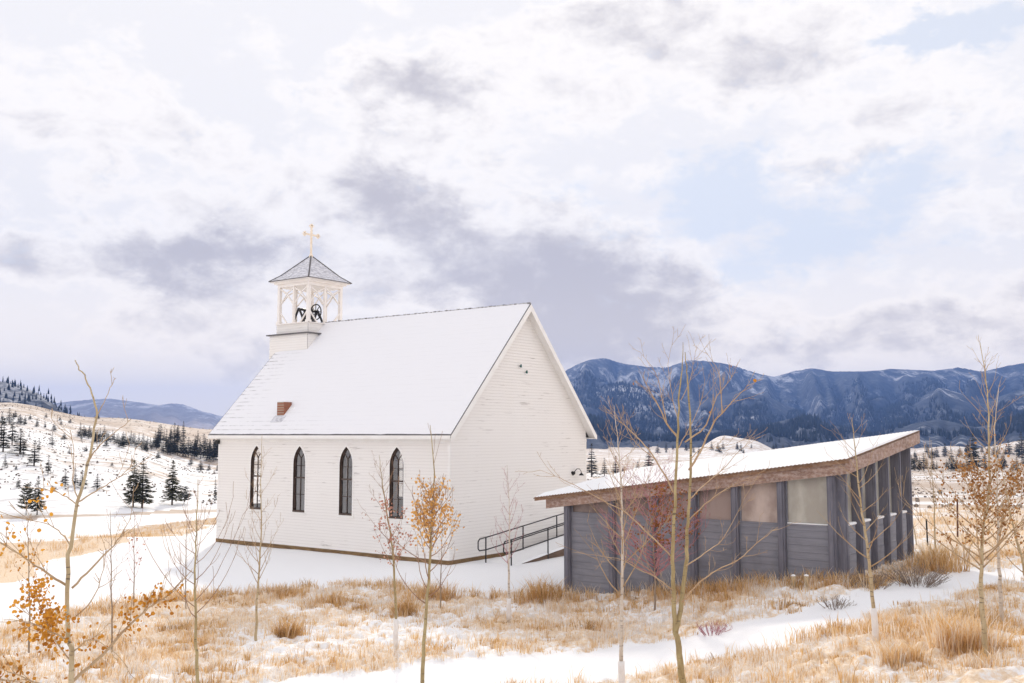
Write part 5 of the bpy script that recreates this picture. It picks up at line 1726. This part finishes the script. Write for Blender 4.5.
# clouds flatten toward the horizon: look the noise up on a stretched direction
stv = n.node('ShaderNodeMapping'); n.link(tc.outputs['Generated'], stv.inputs[0]); stv.inputs['Scale'].default_value = (1, 1, 1.7)
w1f, w1c = n.noise(stv.outputs[0], 5.0, 5, .55)
w2f, w2c = n.noise(stv.outputs[0], 17.0, 7, .62, .3)
sw = n.node('ShaderNodeSeparateColor'); n.link(w1c, sw.inputs[0])
az = n.math('MULTIPLY', n.math('ARCTAN2', dx, dy), DEG); el = n.math('MULTIPLY', n.math('ARCSINE', dz), DEG)
az = n.math('ADD', az, n.math('MULTIPLY', n.math('SUBTRACT', sw.outputs[0], .5), 9.0))
el = n.math('ADD', el, n.math('MULTIPLY', n.math('SUBTRACT', sw.outputs[1], .5), 6.0))


w4f, w4c = n.noise(stv.outputs[0], 15.0, 6, .6)
sw4 = n.node('ShaderNodeSeparateColor'); n.link(w4c, sw4.inputs[0])
az = n.math('ADD', az, n.math('MULTIPLY', n.math('SUBTRACT', sw4.outputs[0], .5), 7.0))
el = n.math('ADD', el, n.math('MULTIPLY', n.math('SUBTRACT', sw4.outputs[1], .5), 5.5))


def blobs(lst):
    tot = None
    for (px, py, sx, sy, wgt) in lst:
        r = ray(px, py); a0 = math.degrees(math.atan2(r[0], r[1])); e0 = math.degrees(math.atan2(r[2], math.hypot(r[0], r[1])))
        k = 57.3 / FPX
        u = n.math('DIVIDE', n.math('SUBTRACT', az, a0), sx * k); v = n.math('DIVIDE', n.math('SUBTRACT', el, e0), sy * k)
        q = n.math('ADD', n.math('MULTIPLY', u, u), n.math('MULTIPLY', v, v))
        g = n.math('MULTIPLY', n.math('POWER', 2.71828, n.math('MULTIPLY', q, -1.0)), wgt)
        tot = g if tot is None else n.math('ADD', tot, g)
    return tot


GREY = [(415, 98, 85, 40, 1.0), (385, 205, 80, 36, .95), (455, 236, 60, 26, .62), (90, 262, 150, 26, .72), (230, 268, 85, 44, .82), (150, 322, 60, 15, .50), (245, 335, 40, 20, .42), (40, 352, 50, 12, .36),
        (430, 288, 95, 32, .74), (560, 270, 78, 62, 1.1), (625, 322, 54, 42, .95), (530, 325, 60, 34, .76), (690, 290, 50, 32, .70), (720, 345, 115, 22, .62), (880, 330, 115, 28, .64), (1010, 340, 70, 32, .58),
        (800, 42, 140, 42, .68), (640, 15, 95, 34, .58), (930, 105, 75, 28, .46), (985, 215, 75, 26, .46), (70, 110, 120, 40, .38), (830, 152, 85, 24, .36), (250, 160, 120, 30, .30), (560, 90, 95, 44, .38), (150, 205, 90, 20, .30)]
BLUE = [(740, 165, 60, 56, .88), (690, 205, 75, 32, .62), (850, 225, 70, 30, .74), (900, 180, 45, 34, .6), (985, 25, 75, 24, 1.0), (930, 40, 45, 18, .6), (800, 250, 45, 28, .7), (960, 255, 45, 22, .35), (1000, 130, 65, 16, .4), (720, 255, 45, 18, .45), (600, 190, 60, 20, .3)]
g = blobs(GREY); b_ = blobs(BLUE)
# elsewhere in the sky: broken cloud, brightened low down, greyer overhead
other = n.smooth(n.math('ABSOLUTE', n.math('MULTIPLY', n.math('ARCTAN2', dx, dy), DEG)), 34, 48)
high = n.smooth(n.math('MULTIPLY', n.math('ARCSINE', dz), DEG), 26, 36)
oth = n.math('MAXIMUM', other, high)
g = n.math('ADD', g, n.math('MULTIPLY', high, .46))
g = n.math('ADD', g, n.math('MULTIPLY', oth, n.math('MULTIPLY', w1f, .22)))
b_ = n.math('ADD', b_, n.math('MULTIPLY', oth, n.math('MULTIPLY', n.smooth(w1f, .5, .62), .9)))
w3f, _ = n.noise(stv.outputs[0], 11.0, 6, .6)
bil = n.math('SUBTRACT', 1.0, n.math('ABSOLUTE', n.math('MULTIPLY_ADD', w3f, 5.0, -2.5)))
g = n.math('ADD', g, n.math('MULTIPLY', n.math('SUBTRACT', bil, .35), -.30))
gs = n.smooth(n.math('ADD', g, n.math('MULTIPLY', n.math('SUBTRACT', w2f, .5), 1.6)), .12, 1.12)
bs = n.smooth(n.math('ADD', b_, n.math('MULTIPLY', n.math('SUBTRACT', w2f, .5), 2.6)), .22, .92)
K = 1 / (BG * 2 ** EXPO)
white = tuple(c * K for c in (1.12, 1.075, 1.05)); grey = tuple(c * K for c in (.64, .61, .65)); veil = tuple(c * K for c in (.87, .905, .985))
thin = tuple(c * K for c in (1.0, .98, .995))
rim = n.smooth(n.math('ADD', g, n.math('MULTIPLY', n.math('SUBTRACT', w2f, .5), 1.2)), -.10, .22)
white = n.mix(rim, thin, white)
cloud = n.mix(gs, n.mix(n.math('MULTIPLY', other, n.math('SUBTRACT', 1.0, high)), white, tuple(c * K for c in (1.70, 1.60, 1.55))), grey)  # low sky out of view brightened as added fill for the shaded walls
blue = n.mix(.88, sky.outputs[0], veil)
col = n.mix(n.math('MULTIPLY', bs, .92), cloud, blue)
low = n.math('SUBTRACT', 1.0, n.smooth(n.math('ABSOLUTE', n.math('MULTIPLY', n.math('ARCSINE', dz), DEG)), .5, 11.0))
col = n.mix(n.math('MULTIPLY', low, .88), col, n.mix(gs, tuple(c * K for c in (1.58, 1.37, 1.08)), tuple(c * K for c in (1.02, .89, .74))))
# below the horizon: pale ground light
bgn = n.node('ShaderNodeBackground'); n.link(col, bgn.inputs[0]); bgn.inputs[1].default_value = BG
wo = n.node('ShaderNodeOutputWorld'); n.link(bgn.outputs[0], wo.inputs[0])

sl = bpy.data.lights.new('sun', 'SUN'); sl.energy = 2.0; sl.angle = math.radians(2.5); sl.color = (1, .90, .76)
so = bpy.data.objects.new('sun', sl); COL.objects.link(so)
sv = Vector((math.sin(math.radians(SUN_AZ)) * math.cos(math.radians(SUN_EL)), math.cos(math.radians(SUN_AZ)) * math.cos(math.radians(SUN_EL)), math.sin(math.radians(SUN_EL))))
so.rotation_euler = (-sv).to_track_quat('-Z', 'Y').to_euler(); so.location = (0, 0, 60)

SC.view_settings.view_transform = 'Standard'; SC.view_settings.look = 'None'; SC.view_settings.gamma = 1; SC.view_settings.exposure = EXPO
SC.render.engine = 'CYCLES'
SC.cycles.max_bounces = 8; SC.cycles.transparent_max_bounces = 12; SC.cycles.volume_bounces = 0
